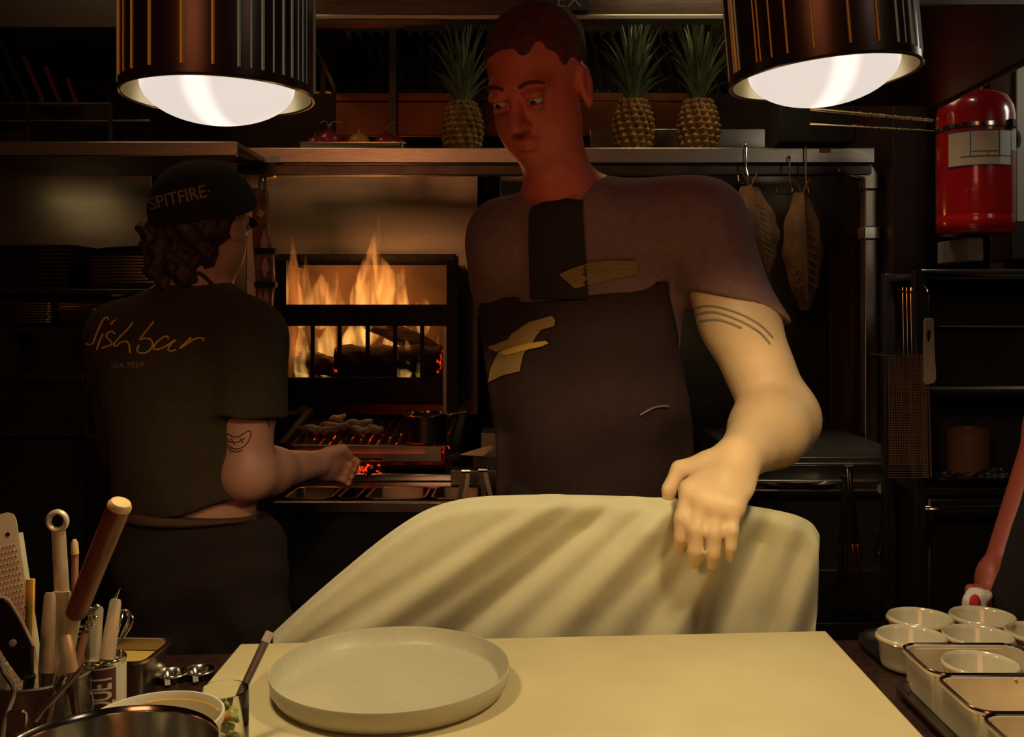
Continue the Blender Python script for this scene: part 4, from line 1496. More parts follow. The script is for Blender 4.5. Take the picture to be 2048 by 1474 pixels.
obj('strap_tail', tube(BM(), smooth_path([(R, -.01, zpx(246)), (R + .03, .03, zpx(246)), (R + .07, .10, zpx(252)), (R + .10, .165, zpx(258))], 5), .006, 8, flat=.3), STEEL2, ex, local=True)
obj('wall_bracket', box(BM(), (0.0, .13, H * .55), (.06, .07, .2)), BLACK, ex, local=True)
tag(obj('wall_box', px_box(2022, 2200, 442, 520, 2.5, .11), BLACK, bevel=.004), 'black box on the wall at lower right of the extinguisher', 'box')
tag(obj('small_bracket', px_box(1935, 1968, 474, 522, 2.42, .18), mat('pale_bracket', (.16, .15, .12), .5), bevel=.004), 'small grey bracket under the extinguisher', 'bracket')

oh = thing('overhead_shelf', 'dark overhead shelf running back from the upper right corner', 'shelf', (.8, 1.8, 1.88))
obj('shelf_board', bx(.60, .945, 1.50, 2.22, 1.885, 1.905), DARKST, oh, bevel=.002)
for x0_ in (.592, .945):
    obj('edge_lip', bx(x0_, x0_ + .010, 1.50, 2.22, 1.880, 1.945), DARKST, oh, bevel=.002)
for x in (.63, .92):
    obj('hanger_rod', tube(BM(), [(x, 2.17, 1.905), (x, 2.17, 2.86)], .006, 8), STEEL2, oh)
    obj('hanger_rod', tube(BM(), [(x, 1.54, 1.905), (x, 1.54, 2.86)], .006, 8), STEEL2, oh)
obj('pale_tag', bx(.9555, .957, 1.82, 1.90, 1.892, 1.918), IVORY, oh)

# glittering skewers stuck out from the shelf end
bn = random.Random(8)
for i, (ya, yb, xe) in enumerate(((224, 240, 1868), (229, 243, 1866), (226, 238, 1850), (250, 262, 1868), (252, 260, 1842))):
    p, q = W(1620, ya - 8 if i < 3 else ya - 3, 2.92), W(xe, yb, 2.80)
    bm = BM()
    N = 22
    pts = [p.lerp(q, k / (N - 1)) for k in range(N)]
    tube(bm, pts, .0016, 6)
    for k in range(60):
        t = bn.uniform(.35, 1)
        c = p.lerp(q, t)
        bmesh.ops.create_icosphere(bm, subdivisions=1, radius=bn.uniform(.0018, .0032), matrix=Matrix.Translation(c + Vector((0, bn.uniform(-.002, .002), bn.uniform(-.002, .002)))))
    place = ['topmost', 'second from the top', 'short one in the upper group', 'lowest long one', 'short low one'][i]
    tag(obj('metal_skewer', bm, mat('glitter_metal', (.85, .72, .42), .25, .5) if i == 0 else MATS['glitter_metal'], smooth=0), f'glittering metal skewer under the right lamp, {place}', 'skewer', 'glittering skewers at the shelf end')
hs = W(1700, 240, 2.90)
tag(obj('skewer_holder', px_box(1560, 1712, 205, 285, 2.93, .14), MATBLACK, bevel=.004), 'dark holder on the shelf end behind the right lamp', 'holder')


# ------------------------------------------------------------------ heat lamps over the pass
def heat_lamp(cx, cy, wpx, Y, tilt, label, lamp_e):
    c = W(cx, cy, Y)
    R = wpx * Y / F / 2
    root = thing('heat_lamp', label, 'heat lamp', c, group='chrome heat lamps over the pass', rot=(0, tilt, 0))
    Hh = .42
    prof = [(R - .0005, .002), (R, .004), (R, Hh), (R * .82, Hh + .03), (R * .3, Hh + .045), (.02, Hh + .05), (0, Hh + .05)]
    obj('shade', lathe(BM(), prof, 72), CHROME, root, local=True, smooth=50)
    inner = [(R, 0), (R - .003, .001), (R - .004, .03), (R * .93, .08), (R * .75, .14), (R * .45, .18), (0, .19)]
    obj('reflector', lathe(BM(), inner, 72), CHROMEIN, root, local=True, smooth=60)
    obj('rim', tube(BM(), [(R * math.cos(a), R * math.sin(a), .001) for a in [i * PI / 36 for i in range(72)]], .0017, 6, closed=True), CHROMEIN, root, local=True)
    # coloured ribs put in for the reflections along the shade
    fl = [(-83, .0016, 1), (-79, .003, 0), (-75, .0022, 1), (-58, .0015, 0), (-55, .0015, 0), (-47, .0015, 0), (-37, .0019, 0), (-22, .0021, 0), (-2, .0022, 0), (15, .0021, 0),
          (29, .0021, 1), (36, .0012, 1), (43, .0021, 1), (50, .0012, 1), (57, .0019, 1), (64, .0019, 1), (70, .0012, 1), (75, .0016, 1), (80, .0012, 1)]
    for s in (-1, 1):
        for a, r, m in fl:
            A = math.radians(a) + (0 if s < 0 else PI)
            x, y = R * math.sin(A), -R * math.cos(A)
            obj('reflection_rib', tube(BM(), [(x, y, .012), (x, y, Hh)], r, 6, flat=.7), (GOLDR, SILVR)[m], root, local=True)
    b = R * .80
    bp = [(0, -.030)] + [(b * math.sin(t), -.030 + .030 * (1 - math.cos(t)) * 1.5) for t in [i * PI / 2 / 14 for i in range(1, 15)]] + [(b * .97, .03), (b * .7, .08), (.03, .13), (0, .13)]
    obj('bulb', lathe(BM(), bp, 56), BULB, root, local=True, smooth=80)
    obj('cable', tube(BM(), [(0, 0, Hh + .045), (0, 0, 2.86 - c.z)], .005, 8), BLACK, root, local=True)
    M = MW[root.name]
    lamp('heat_lamp_light', 'SPOT', M @ Vector((0, 0, -.040)), lamp_e, WARM, .055, M @ Vector((0, 0, -1)), math.radians(158), .35)
    return root


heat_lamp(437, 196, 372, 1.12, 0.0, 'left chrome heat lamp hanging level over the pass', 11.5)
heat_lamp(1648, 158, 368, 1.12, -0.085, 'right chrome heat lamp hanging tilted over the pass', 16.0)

# ------------------------------------------------------------------ the dinner plate
zr = .95
f_, n_ = G(785, 1253, zr), G(765, 1427, zr)
pcn = (f_ + n_) / 2
Rp = 237 * pcn.y / F
h = zr - ZB
prof = [(0, .0045), (Rp * .90, .0045), (Rp * .955, .009), (Rp * .985, h - .003), (Rp * .992, h - .0005), (Rp, h - .0005), (Rp * 1.004, h - .003), (Rp * .99, .012), (Rp * .95, .0025), (Rp * .90, 0), (Rp * .6, 0), (0, .001)]
o = obj('dinner_plate', lathe(BM(), prof, 96), PLATE, local=True, smooth=60)
o.location = (G(778, 1340, zr).x, pcn.y, ZB + .0006)
tag(o, 'large shallow straight-rimmed pale plate standing on the cream cutting board', 'plate')

# ------------------------------------------------------------------ right side: trays, ramekins, pans
ZT = .90
pts = [G(1703, 1264, .912), G(1806, 1392, .912)]
tx0 = pts[0].x
ang = TH
w_, d_ = .52, .172
cxm, cym = tx0 + w_ / 2 + .004, pts[0].y - d_ / 2 + .022
o = obj('oval_tray', pan_bm(w_, d_, .014, .002, .06, .006, .014), BLACK, local=True)
o.location = (cxm, cym, ZT + .0008)
o.rotation_euler = (0, 0, ang)
tag(o, 'black round cornered tray under the ramekins', 'tray')


def ramekin(px, py, zrim, label, sc=1.0):
    p = G(px, py, zrim)
    R = .0478 * sc
    H = .0445
    root = thing('ramekin', label, 'ramekin', (p.x, p.y, zrim - H), group='cream ramekins at the right end of the pass')
    obj('bowl', lathe(BM(), [(0, .005), (R * .74, .005), (R * .80, .009), (R * .885, H - .006), (R * .92, H - .0015), (R * .96, H), (R * .995, H - .002), (R, H - .005), (R * .985, H - .0085), (R * .93, H - .011), (R * .88, .006), (R * .84, .001), (R * .80, 0), (0, 0)], 56), RAMEKIN, root, local=True, smooth=60)
    obj('brown_rim_line', tube(BM(), [(R * .995 * math.cos(a), R * .995 * math.sin(a), H - .0055) for a in [i * PI / 28 for i in range(56)]], .0016, 6, closed=True), RIMBR, root, local=True)


zrm = ZT + .0035 + .0445
ramekin(1822, 1269, zrm, 'cream ramekin at the front left of the black tray, nearest the cutting board')
ramekin(1840, 1232, zrm, 'cream ramekin behind the one nearest the cutting board')
ramekin(1965, 1229, zrm, 'cream ramekin farthest back on the black tray', 1.0)
ramekin(1956, 1268, zrm, 'cream ramekin half hidden behind the back wall of the steel pans')
ramekin(2082, 1262, zrm, 'cream ramekin cut by the right edge, last on the black tray')

DARKRIM = mat('dark_rolled_rim', (.30, .22, .19), .18, 1.0)
zpan = .955
xl_, yb_ = .502, 1.304
o = obj('sheet_tray', pan_bm(.60, .46, .012, .0015, .02, .004, .006), DARKST, local=True)
o.location = (xl_ + .285, 1.290 - .23 - .012, ZT + .0008)
o.rotation_euler = (0, 0, 0)
tag(o, 'dark shallow tray under the steel pans beside the cutting board', 'tray')
pw, pd, ph = .150, .104, .050
zf = zpan - ph
hx0, hx1, hy1, hy0 = xl_ + .0065, xl_ + .43, yb_ - .007, yb_ - .345
bm = BM()
ra = rrect(hx1 - hx0, hy1 - hy0, .012, 5, (hx0 + hx1) / 2, (hy0 + hy1) / 2)
rb = rrect(hx1 - hx0 - .002, hy1 - hy0 - .002, .011, 5, (hx0 + hx1) / 2, (hy0 + hy1) / 2)
zz_ = (.9030, zpan - .0045)
L4 = [[bm.verts.new((x, y, z)) for x, y in pp_] for pp_, z in ((ra, zz_[0]), (ra, zz_[1]), (rb, zz_[1]), (rb, zz_[0]))]
for A, B in zip(L4, L4[1:] + L4[:1]):
    for k in range(len(A)):
        bm.faces.new((A[k], A[(k + 1) % len(A)], B[(k + 1) % len(A)], B[k]))
tag(obj('pan_holder', bm, FRONTPAN), 'long steel frame holding the square steel pans beside the cutting board', 'pan holder')
gpn = 'steel pans at the right end of the pass'
for j, yy in enumerate((yb_ - pd / 2 - .006, yb_ - pd * 1.5 - .017, yb_ - pd * 2.5 - .028)):
    for i in range(2):
        w2 = pw if i == 0 else .25
        x = xl_ + .004 + (pw / 2 if i == 0 else pw + .012 + w2 / 2)
        lab = (('steel pan holding the single ramekin', 'empty steel pan in front of the pan with the ramekin', 'nearest steel pan on the left, cut by the bottom edge')[j] if i == 0 else
               ('back right steel pan beside the pan with the ramekin', 'middle right steel pan cut by the right edge', 'front right steel pan at the bottom right corner')[j])
        o = obj('steel_pan', pan_bm(w2, pd, ph, .0012, .018, .0052, .0018), FRONTPAN, local=True)
        o.location = (x, yy, zf)
        tag(o, lab, 'pan', gpn)
        ro = obj('rim', tube(BM(), [(x_, y_, ph) for x_, y_ in rrect(w2 + .006, pd + .006, .021)], .0024, 8, closed=True), DARKRIM, o, local=True)
ramekin(1961, 1324, zf + .0022 + .0445, 'single cream ramekin sitting inside a steel pan')
tag(obj('yellow_crumb', tube(BM(), [W(2031, 1358, 1.10), W(2034, 1366, 1.10)], .0018, 6), BAMBOO), 'tiny yellow crumb on the pan wall at far right', 'crumb')

# ------------------------------------------------------------------ left foreground: pot, tub, glass
ptc = Vector((W(215, 0, .752).x, .752, ZB))
R = 212 * .752 / F
H = 1.06 - ZB
sp = thing('steel_pot', 'round polished steel pot at the bottom left corner, nearest the camera', 'pot', ptc)
obj('pot_body', lathe(BM(), [(0, .006), (R * .93, .006), (R * .97, .012), (R * .972, H - .004), (R * .985, H), (R, H + .002), (R * 1.02, H), (R * 1.02, H - .004), (R, H - .006), (R * .995, .008), (R * .96, 0), (0, 0)], 80), POLISH, sp, local=True, smooth=60)
obj('sauce', lathe(BM(), [(0, .03), (R * .965, .03)], 48), mat('brown_sauce', (.10, .04, .02), .3), sp, local=True)
obj('inner_band', lathe(BM(), [(R * .966, H * .35), (R * .964, H * .35), (R * .964, H * .62), (R * .966, H * .62)], 60), mat('brown_residue', (.16, .075, .035), .5, 0, .4, 40), sp, local=True)

tbc = Vector((W(312, 0, .972).x, .972, ZB))
R = 131 * .972 / F
H = .995 - ZB
tb = thing('white_tub', 'white plastic tub of pale dressing between the steel pot and the cutting board', 'tub', tbc)
obj('tub_wall', lathe(BM(), [(0, .003), (R * .82, .003), (R * .95, H - .004), (R * .97, H), (R, H), (R * 1.01, H - .003), (R * 1.0, H - .008), (R * .965, H - .009), (R * .84, 0), (0, 0)], 64), WHITE, tb, local=True, smooth=60)
obj('dressing', lathe(BM(), [(0, H - .030), (R * .88, H - .030), (R * .90, H - .026)], 48), SAUCE, tb, local=True)
obj('yellow_streak', tube(BM(), smooth_path([(R * .93 * math.cos(a), R * .93 * math.sin(a), H - .008) for a in [.5 + .2 * i for i in range(9)]], 3), .0012, 6), CREAMFOOD, tb, local=True)

gc = Vector((W(446, 0, 1.055).x, 1.055, ZB))
R = 50 * 1.055 / F
H = .990 - ZB
gl = thing('small_glass', 'small clear glass of pickled bits at the left edge of the cutting board', 'glass', gc)
obj('glass_wall', lathe(BM(), [(0, .004), (R * .90, .005), (R * .955, .01), (R * .965, H - .001), (R * .985, H), (R, H - .001), (R, .004), (R * .97, 0), (0, 0)], 48), GLASSM, gl, local=True, smooth=60)
bits = random.Random(4)
bm = BM()
for i in range(26):
    a, r = bits.uniform(0, 6.28), R * .72 * math.sqrt(bits.random())
    bmesh.ops.create_icosphere(bm, subdivisions=1, radius=bits.uniform(.003, .006), matrix=Matrix.Translation((r * math.cos(a), r * math.sin(a), bits.uniform(.012, H * .62))) @ Matrix.Diagonal((1.3, .8, .7, 1)))
obj('green_bits', bm, HERB, gl, local=True, smooth=60)
bm = BM()
for i in range(6):
    a, r = bits.uniform(3.4, 6), R * .6
    bmesh.ops.create_icosphere(bm, subdivisions=2, radius=.0065, matrix=Matrix.Translation((r * math.cos(a), r * math.sin(a), .012 + .008 * i)) @ Matrix.Diagonal((1, .8, .8, 1)))
obj('orange_bits', bm, ORANGEB, gl, local=True)
sq = thing('spreading_knife', 'slim dark metal spatula handle leaning out of the small glass', 'spatula', gc + Vector((0, 0, .01)))
p = W(540, 1264, 1.115)
q = gc + Vector((-.004, .002, .016))
bm = BM()
N = 12
d = (p - q)
for k in range(1):
    tube(bm, [q + d * (i / N) for i in range(N + 1)], [.0040 + .0012 * (i / N) for i in range(N)] + [.0030], 10, flat=.45, up=(0, -1, .3))
obj('handle_strip', bm, STEEL2, sq)
bm = tube(BM(), [p - d * .10, p + d * .002], [.0055, .0050], 10, flat=.5, up=(0, -1, .3))
obj('pale_end', bm, mat('pale_knife_end', (.62, .50, .42), .4, .5), sq)

# ------------------------------------------------------------------ left: utensil holders
hc = Vector((W(78, 0, 1.10).x, 1.10, .90))
uh = thing('utensil_holder', 'round steel holder crowded with utensils at the left edge', 'utensil holder', hc)
R, H = .058, .092
obj('holder_wall', lathe(BM(), [(0, .003), (R * .96, .003), (R * .97, H), (R, H + .002), (R * 1.03, H), (R, H - .004), (R * .99, 0), (0, 0)], 56), STEEL, uh, local=True, smooth=60)
cc = Vector((W(207, 0, 1.13).x, 1.13, .90))
cn = thing('printed_can', 'cream and brown printed can holding tongs, whisks and tweezers', 'can', cc)
Rc, Hc = .0245, .098
obj('can_wall', lathe(BM(), [(0, .003), (Rc * .95, .003), (Rc * .96, Hc), (Rc, Hc + .0015), (Rc * 1.04, Hc), (Rc * 1.03, Hc - .003), (Rc, Hc - .004), (Rc, .003), (Rc * .98, 0), (0, 0)], 56), POLISH, cn, local=True, smooth=60)
obj('paper_label', band(.006, Hc - .006, 0, 2 * PI, Rc + .0002, 56, .0005), CANW, cn, local=True)
obj('brown_field', band(.006, Hc - .006, math.radians(262), math.radians(325), Rc + .0008, 20, .0004), CANBR, cn, local=True)
g = glyphs('BOUQUET', .031, 0, .92, .0006)
for k in range(1, 14):
    bmesh.ops.bisect_plane(g, geom=g.verts[:] + g.edges[:] + g.faces[:], plane_co=(0, .0018 * k, 0), plane_no=(0, 1, 0))
gsc = (Hc - .020) / max(v.co.x for v in g.verts)
for v in g.verts:
    along, acr = v.co.x * gsc + .008, v.co.y * .026 / .0217          # reads upwards; across = round the can
    a = math.radians(321) - (acr + .003) / (Rc + .0014) - math.radians(2)
    v.co = Vector(((Rc + .0014) * math.cos(a), (Rc + .0014) * math.sin(a), along))
for f in list(g.faces):
    if f.calc_center_median().z < .007 or f.calc_center_median().z > Hc - .006:
        g.faces.remove(f)
obj('lettering', g, CANW, cn, local=True, smooth=0)
bm = BM()
for k in range(3):
    r0 = .008 + .004 * k
    pts_ = []
    for i in range(24):
        a = 2 * PI * i / 24
        th_ = math.radians(243) + r0 * .7 * math.cos(a) / Rc
        pts_.append(((Rc + .0012) * math.cos(th_), (Rc + .0012) * math.sin(th_), .055 + r0 * 1.2 * math.sin(a)))
    tube(bm, pts_, .0011, 5, closed=True)
obj('round_emblem', bm, mat('can_grey_print', (.30, .24, .19), .5), cn, local=True)


def rod(bm, p, q, r0, r1=None, n=10, flat=1.0, up=(0, -1, .2)):
    return tube(bm, [Vector(p).lerp(Vector(q), i / 8) for i in range(9)], [r0 + ((r1 if r1 is not None else r0) - r0) * i / 8 for i in range(9)], n, flat=flat, up=up)


HB = hc + Vector((0, 0, .012))     # the holder's floor
# rasp grater
p0, p1 = W(-6, 1030, 1.16), HB + Vector((-.020, .016, 0))
gt = thing('rasp_grater', 'flat steel rasp grater with rows of teeth standing at the far left', 'grater', p1)
ax = (p0 - p1)
L = ax.length
d = ax.normalized()
s_ = d.cross(Vector((0, -1, .1))).normalized()
if s_.x < 0:
    s_ = -s_
n_ = s_.cross(d).normalized()
if n_.y > 0:
    n_ = -n_
M = Matrix((s_, d, n_)).transposed().to_4x4()
M.translation = p1
wg = .0225
poly = [(-wg, 0), (wg, 0)] + [(wg, L - .012), (wg * .9, L - .004), (wg * .6, L), (-wg * .6, L), (-wg * .9, L - .004), (-wg, L - .012)]
bm = prism(BM(), poly, .0012, M)
for sx in (-1, 1):
    box(bm, None, (.0012, L - .03, .010), M=M @ Matrix.Translation((sx * wg, L / 2 - .012, -.004)))
obj('grater_plate', bm, UTENSIL, gt)
bm = BM()
for j in range(26):
    y = L - .040 - j * .0068
    for i in range(9):
        x = -wg * .82 + wg * 1.64 * (i + .5 * (j % 2)) / 8.5
        q_ = M @ Vector((x, y, .0012))
        lathe(bm, [(.0019, 0), (.0014, .0012), (0, .0016)], 6, M @ Matrix.Translation((x, y, .0012)) @ Matrix.Diagonal((1, .55, 1, 1)))
obj('teeth', bm, POLISH, gt)
bm = BM()
for x, y in ((-.012, L - .016), (.010, L - .026)):
    lathe(bm, [(0, .0017), (.0028, .0017), (.0028, .0012)], 14, M @ Matrix.Translation((x, y, 0)))
obj('rivet_hole', bm, BLACK, gt)

# ring ended measuring spoon
p0 = W(115, 1042, 1.13)
p1 = HB + Vector((.022, .012, 0))
rs = thing('ring_handled_spoon', 'steel spoon with a ring shaped handle end rising above the other utensils', 'spoon', p1)
ringc = p0
obj('ring_end', tube(BM(), [ringc + Vector((.0105 * math.cos(a), 0, .0105 * math.sin(a))) for a in [i * PI / 14 for i in range(28)]], .0034, 10, closed=True), UTENSIL, rs)
a_ = W(117, 1062, 1.13)
b_ = W(124, 1185, 1.125)
obj('upper_handle', rod(BM(), a_, b_, .0085, .0090, 10, .25), UTENSIL, rs)
obj('collar', rod(BM(), b_ + Vector((0, -.001, .0015)), b_ + Vector((0, -.001, -.0015)), .0105, .0105, 12, .4), UTENSIL, rs)
obj('lower_handle', rod(BM(), b_, p1, .0115, .006, 10, .35), UTENSIL, rs)

# dark wooden handled turner
p0, p1 = W(240, 1010, 1.05), W(149, 1232, 1.08)
wt = thing('wooden_handled_turner', 'thick dark wooden handle of a turner leaning to the right above the can', 'turner', HB)
d = (p0 - p1).normalized()
obj('wood_handle', tube(BM(), [p1, p1 + d * .004] + [p1.lerp(p0, t) for t in (.1, .3, .5, .7, .9, .985)], [.009, .0115, .012, .0122, .0124, .0126, .0128, .0128], 20), WOODD, wt)
obj('pale_end_cap', tube(BM(), [p1.lerp(p0, .975), p0, p0 + d * .004, p0 + d * .0055], [.0129, .0129, .0105, .006], 20), WOODL, wt)
obj('metal_shank', rod(BM(), p1 + d * .003, HB + Vector((.016, -.012, .0)), .0075, .010, 10, .3), UTENSIL, wt)

# thin dark stick, yellow bamboo stick, black spatula, two flat spoon handles, bent tweezers
ths = thing('wooden_skewer_stick', 'thin rounded brown stick standing right of the ring handled spoon', 'stick', HB)
obj('stick', tube(BM(), [HB + Vector((.034, .012, 0)), W(150, 1110, 1.12), W(149, 1088, 1.12), W(149, 1080, 1.12)], [.0042, .0040, .0036, .0015], 10), mat('brown_stick', (.30, .14, .08), .5), ths)
obj('worn_tip', tube(BM(), [W(150, 1108, 1.1195), W(149, 1087, 1.1195), W(149, 1079, 1.1195)], [.0045, .0041, .002], 10), WOODL, ths)
bs = thing('bamboo_stick', 'flat yellow bamboo stick in front of the rasp grater', 'stick', HB)
obj('stick', rod(BM(), HB + Vector((-.012, -.002, 0)), W(61, 1158, 1.11), .0052, .0056, 8, .5), BAMBOO, bs)
bk = thing('black_spatula', 'wide black rounded spatula blade at the left edge in front of the grater', 'spatula', HB)
bl_ = [W(-30, 1200, 1.06), W(8, 1194, 1.06), W(22, 1206, 1.06), W(44, 1245, 1.06), W(66, 1290, 1.06), W(66, 1352, 1.06), W(44, 1362, 1.06), W(20, 1330, 1.06), W(-30, 1250, 1.06)]
obj('blade', prism(BM(), [(p.x, p.z) for p in bl_], .006, Matrix(((1, 0, 0, 0), (0, 0, 1, 1.058), (0, 1, 0, 0), (0, 0, 0, 1)))), mat('black_nylon', (.012, .010, .010), .25), bk, bevel=.002)
obj('edge_shine', tube(BM(), smooth_path([W(-4, 1195, 1.057), W(10, 1196, 1.057), W(24, 1210, 1.057), W(46, 1248, 1.057), W(67, 1292, 1.057)], 4), .0016, 6), mat('nylon_edge_shine', (.32, .22, .16), .3), bk)  # shine along the blade edge is put in as a paler strip
obj('rivet', lathe(BM(), [(0, 0), (.004, 0), (.004, .002), (0, .003)], 16, Matrix.Translation(W(27, 1285, 1.056)) @ Matrix.Rotation(PI / 2, 4, 'X')), IVORY, bk)
obj('neck', rod(BM(), W(60, 1350, 1.060), HB + Vector((-.008, -.030, 0)), .006, .005), MATS['black_nylon'], bk)
for i, (xt, yt, xb_, yb, m, dz, lab) in enumerate(((100, 1185, 92, 1345, STEEL, .0, 'broad pale flat spoon handle left of the ring handled spoon'), (131, 1270, 142, 1345, POLISH, -.01, 'short bright spoon handle under the wooden turner'))):
    s = thing('flat_spoon', lab, 'spoon', HB, group='flat handled spoons in the holder')
    p, q = W(xt, yt, 1.085 + dz), W(xb_, yb, 1.080 + dz)
    dn = (q - p)
    foot = q + dn.normalized() * ((q.z - HB.z - .002) / max(1e-3, -dn.normalized().z))
    obj('handle', tube(BM(), [p, p + dn * .04, p + dn * .5, q], [.0050, .0068, .0084, .0092], 10, flat=.16, up=(0, -1, .1)), UTENSIL, s)
    obj('bowl_end', tube(BM(), [q, q.lerp(foot, .3), foot], [.009, .006, .004], 10, flat=.4, up=(0, -1, .1)), STEEL2, s)
tw = thing('bent_wire_tool', 'thin bent steel wire tool at the left edge beside the holder', 'wire tool', W(20, 1400, 1.0))
obj('wire', tube(BM(), smooth_path([W(-8, 1300, 1.02), W(8, 1345, 1.01), W(25, 1370, 1.0), W(26, 1392, 1.0), W(10, 1440, .99), W(4, 1474, .985), W(2, 1500, .98)], 4), .0028, 8), STEEL, tw)
tw2 = thing('flat_clip', 'pale rounded steel clip end just above the pot rim at lower left', 'clip', W(38, 1436, .96))
obj('clip_end', prism(BM(), rrect(.020, .022, .005), .004, Matrix.Translation(W(36, 1440, .97)) @ Matrix.Rotation(PI / 2, 4, 'X')), POLISH, tw2, bevel=.001)
# slim dark sticks lower in the holder
for i, (xt, yt, xb_, yb) in enumerate(((165, 1335, 70, 1440), (118, 1350, 95, 1445), (105, 1390, 130, 1350))):
    p, q = W(xt, yt, 1.035), W(xb_, yb, 1.03)
    q2 = q
    lab = ('slim steel chopstick lying slanted across the front of the holder', 'dark slim rod standing in front of the holder', 'small steel rod tip in front of the holder')[i]
    tag(obj('slim_rod', rod(BM(), p, q2, .0026, .0036, 8, .7), (STEEL, STEEL2, POLISH)[i]), lab, 'rod', 'slim rods before the holder')

# in the can
CB = cc + Vector((0, 0, .006))
for i, (xt, yt, xb_, yb, lab) in enumerate(((196, 1213, 184, 1322, 'left of two wide flat steel tweezer arms standing in the printed can'), (232, 1198, 214, 1318, 'right and taller of two wide flat steel tweezer arms in the printed can'))):
    s = thing('flat_tweezers', lab, 'tweezers', CB, group='flat steel tweezers in the can')
    p, q = W(xt, yt, 1.128), W(xb_, yb, 1.118)
    dn = (q - p)
    foot = CB + Vector(((-.010, .004)[i], -.008, 0))
    obj('blade', tube(BM(), [p, p + dn * .05, p + dn * .6, q], [.0052, .0070, .0086, .0095], 10, flat=.14, up=(0, -1, .1)), UTENSIL, s)
    obj('spring_end', tube(BM(), [q, q.lerp(foot, .5), foot], [.0092, .006, .004], 10, flat=.3, up=(0, -1, .1)), POLISH, s)
tp = thing('pointed_tweezer', 'thin pointed steel tweezer between the two flat ones in the can', 'tweezers', CB)
obj('shaft', tube(BM(), [CB + Vector((0, .006, 0)), W(212, 1260, 1.135), W(228, 1200, 1.14), W(240, 1176, 1.145)], [.003, .0030, .0028, .0006], 8), POLISH, tp)
wk = thing('small_whisk', 'small wire whisk with round loops at the right of the can', 'whisk', CB)
base = W(226, 1300, 1.135)
bm = BM()
for k in range(5):
    a = k * PI / 5
    ox = Vector((math.cos(a), math.sin(a) * .8, 0)) * .0145
    tip = W(248, 1216, 1.140)
    up_ = (tip - base)
    pts_ = [base, base + up_ * .35 + ox * .7, base + up_ * .72 + ox, tip - up_ * .03, base + up_ * .72 - ox, base + up_ * .35 - ox * .7, base + Vector((.0008, 0, 0))]
    tube(bm, smooth_path(pts_, 6), .0009, 6)
obj('wire_loops', bm, POLISH, wk)
obj('handle', rod(BM(), base + (tip - base) * .05, CB + Vector((.008, .004, 0)), .0035, .0032), STEEL, wk)
fk = thing('ornate_pick', 'ornate metal pick with a knotted end left of the flat tweezers', 'pick', CB)
p = W(186, 1222, 1.115)
bm = BM()
kn_ = random.Random(2)
for i in range(16):
    t = i / 15
    c = W(188 - 10 * t, 1214 + 46 * t, 1.115)
    bmesh.ops.create_icosphere(bm, subdivisions=2, radius=kn_.uniform(.0022, .0042), matrix=Matrix.Translation(c + Vector((kn_.uniform(-.004, .004), 0, 0))))
obj('knotted_end', bm, POLISH, fk)
bm = BM()
for y in (1252, 1262, 1272):
    lathe(bm, [(.0025, -.0015), (.0062, 0), (.0025, .0015)], 14, Matrix.Translation(W(167, y, 1.113)))
obj('collars', bm, POLISH, fk)
obj('shaft', rod(BM(), W(174, 1262, 1.114), CB + Vector((-.016, .002, 0)), .0032, .0028), STEEL2, fk)
dk = thing('brown_stick', 'dark brown stick standing between the holder and the can', 'stick', CB)
obj('stick', rod(BM(), W(170, 1268, 1.105), W(150, 1352, 1.085), .0045, .0045), mat('red_brown_stick', (.16, .055, .030), .5), dk)

# small steel pan, measuring cups, clip on the counter
spn = pan_bm(.086, .088, .052, .0012, .014, .005, .004)
p = G(262, 1302, .952)
o = obj('small_steel_pan', spn, PANSTEEL, local=True)
o.location = (W(252, 0, 1.29).x, 1.290, .9005)
o.rotation_euler = (0, 0, -.05)
MW[o.name] = Matrix.Translation(o.location)
tag(o, 'small deep steel pan of yellow cream behind the printed can', 'pan')
o = obj('yellow_cream', prism(BM(), rrect(.076, .078, .012), .03), CREAMFOOD, o, local=True)
o.location = (0, 0, .006)
for i, (px, py, lab) in enumerate(((345, 1344, 'left round steel measuring spoon lying on the counter'), (400, 1338, 'right round steel measuring spoon touching the cutting board'))):
    p = G(px, py, .912)
    r = .0185
    s = thing('measuring_spoon', lab, 'measuring spoon', (p.x, p.y, .9006), group='round steel measuring spoons')
    obj('cup', lathe(BM(), [(0, .0008), (r * .7, .0012), (r * .93, .010), (r * 1.04, .0115), (r * 1.04, .010), (r * .97, .009), (r * .72, 0), (0, 0)], 36), POLISH, s, local=True)
    obj('ring_wire', tube(BM(), [(r * 1.10 * math.cos(a), r * 1.10 * math.sin(a), .0105) for a in [k * PI / 18 for k in range(36)]], .0013, 6, closed=True), STEEL, s, local=True)
    obj('stub_handle', beam(BM(), (0, -r * 1.05, .0095), (.004, -r * 1.5, .004), .007, .0012), STEEL, s, local=True)
wc = thing('wire_clip', 'bent steel wire handle lying on the counter beside the small steel pan', 'wire handle', G(285, 1345, .905))
bm = BM()
for dx in (0, 9):
    tube(bm, smooth_path([G(262 + dx, 1378, .904), G(290 + dx, 1345, .904), G(306 + dx, 1325, .906), G(300 + dx, 1316, .908), G(280 + dx, 1322, .906), G(252 + dx, 1360, .904)], 4), .0018, 6)
obj('wire', bm, STEEL, wc)

# ------------------------------------------------------------------ the cream cloth
top = [(548, 1264), (600, 1216), (650, 1172), (700, 1130), (750, 1089), (800, 1052), (850, 1022), (900, 1004), (960, 994), (1060, 990), (1180, 990), (1300, 995), (1400, 1003), (1480, 1010), (1540, 1018), (1590, 1030), (1622, 1046), (1637, 1070)]

top = [(v.x, v.y) for v in smooth_path([(a, b, 0) for a, b in top], 6)]


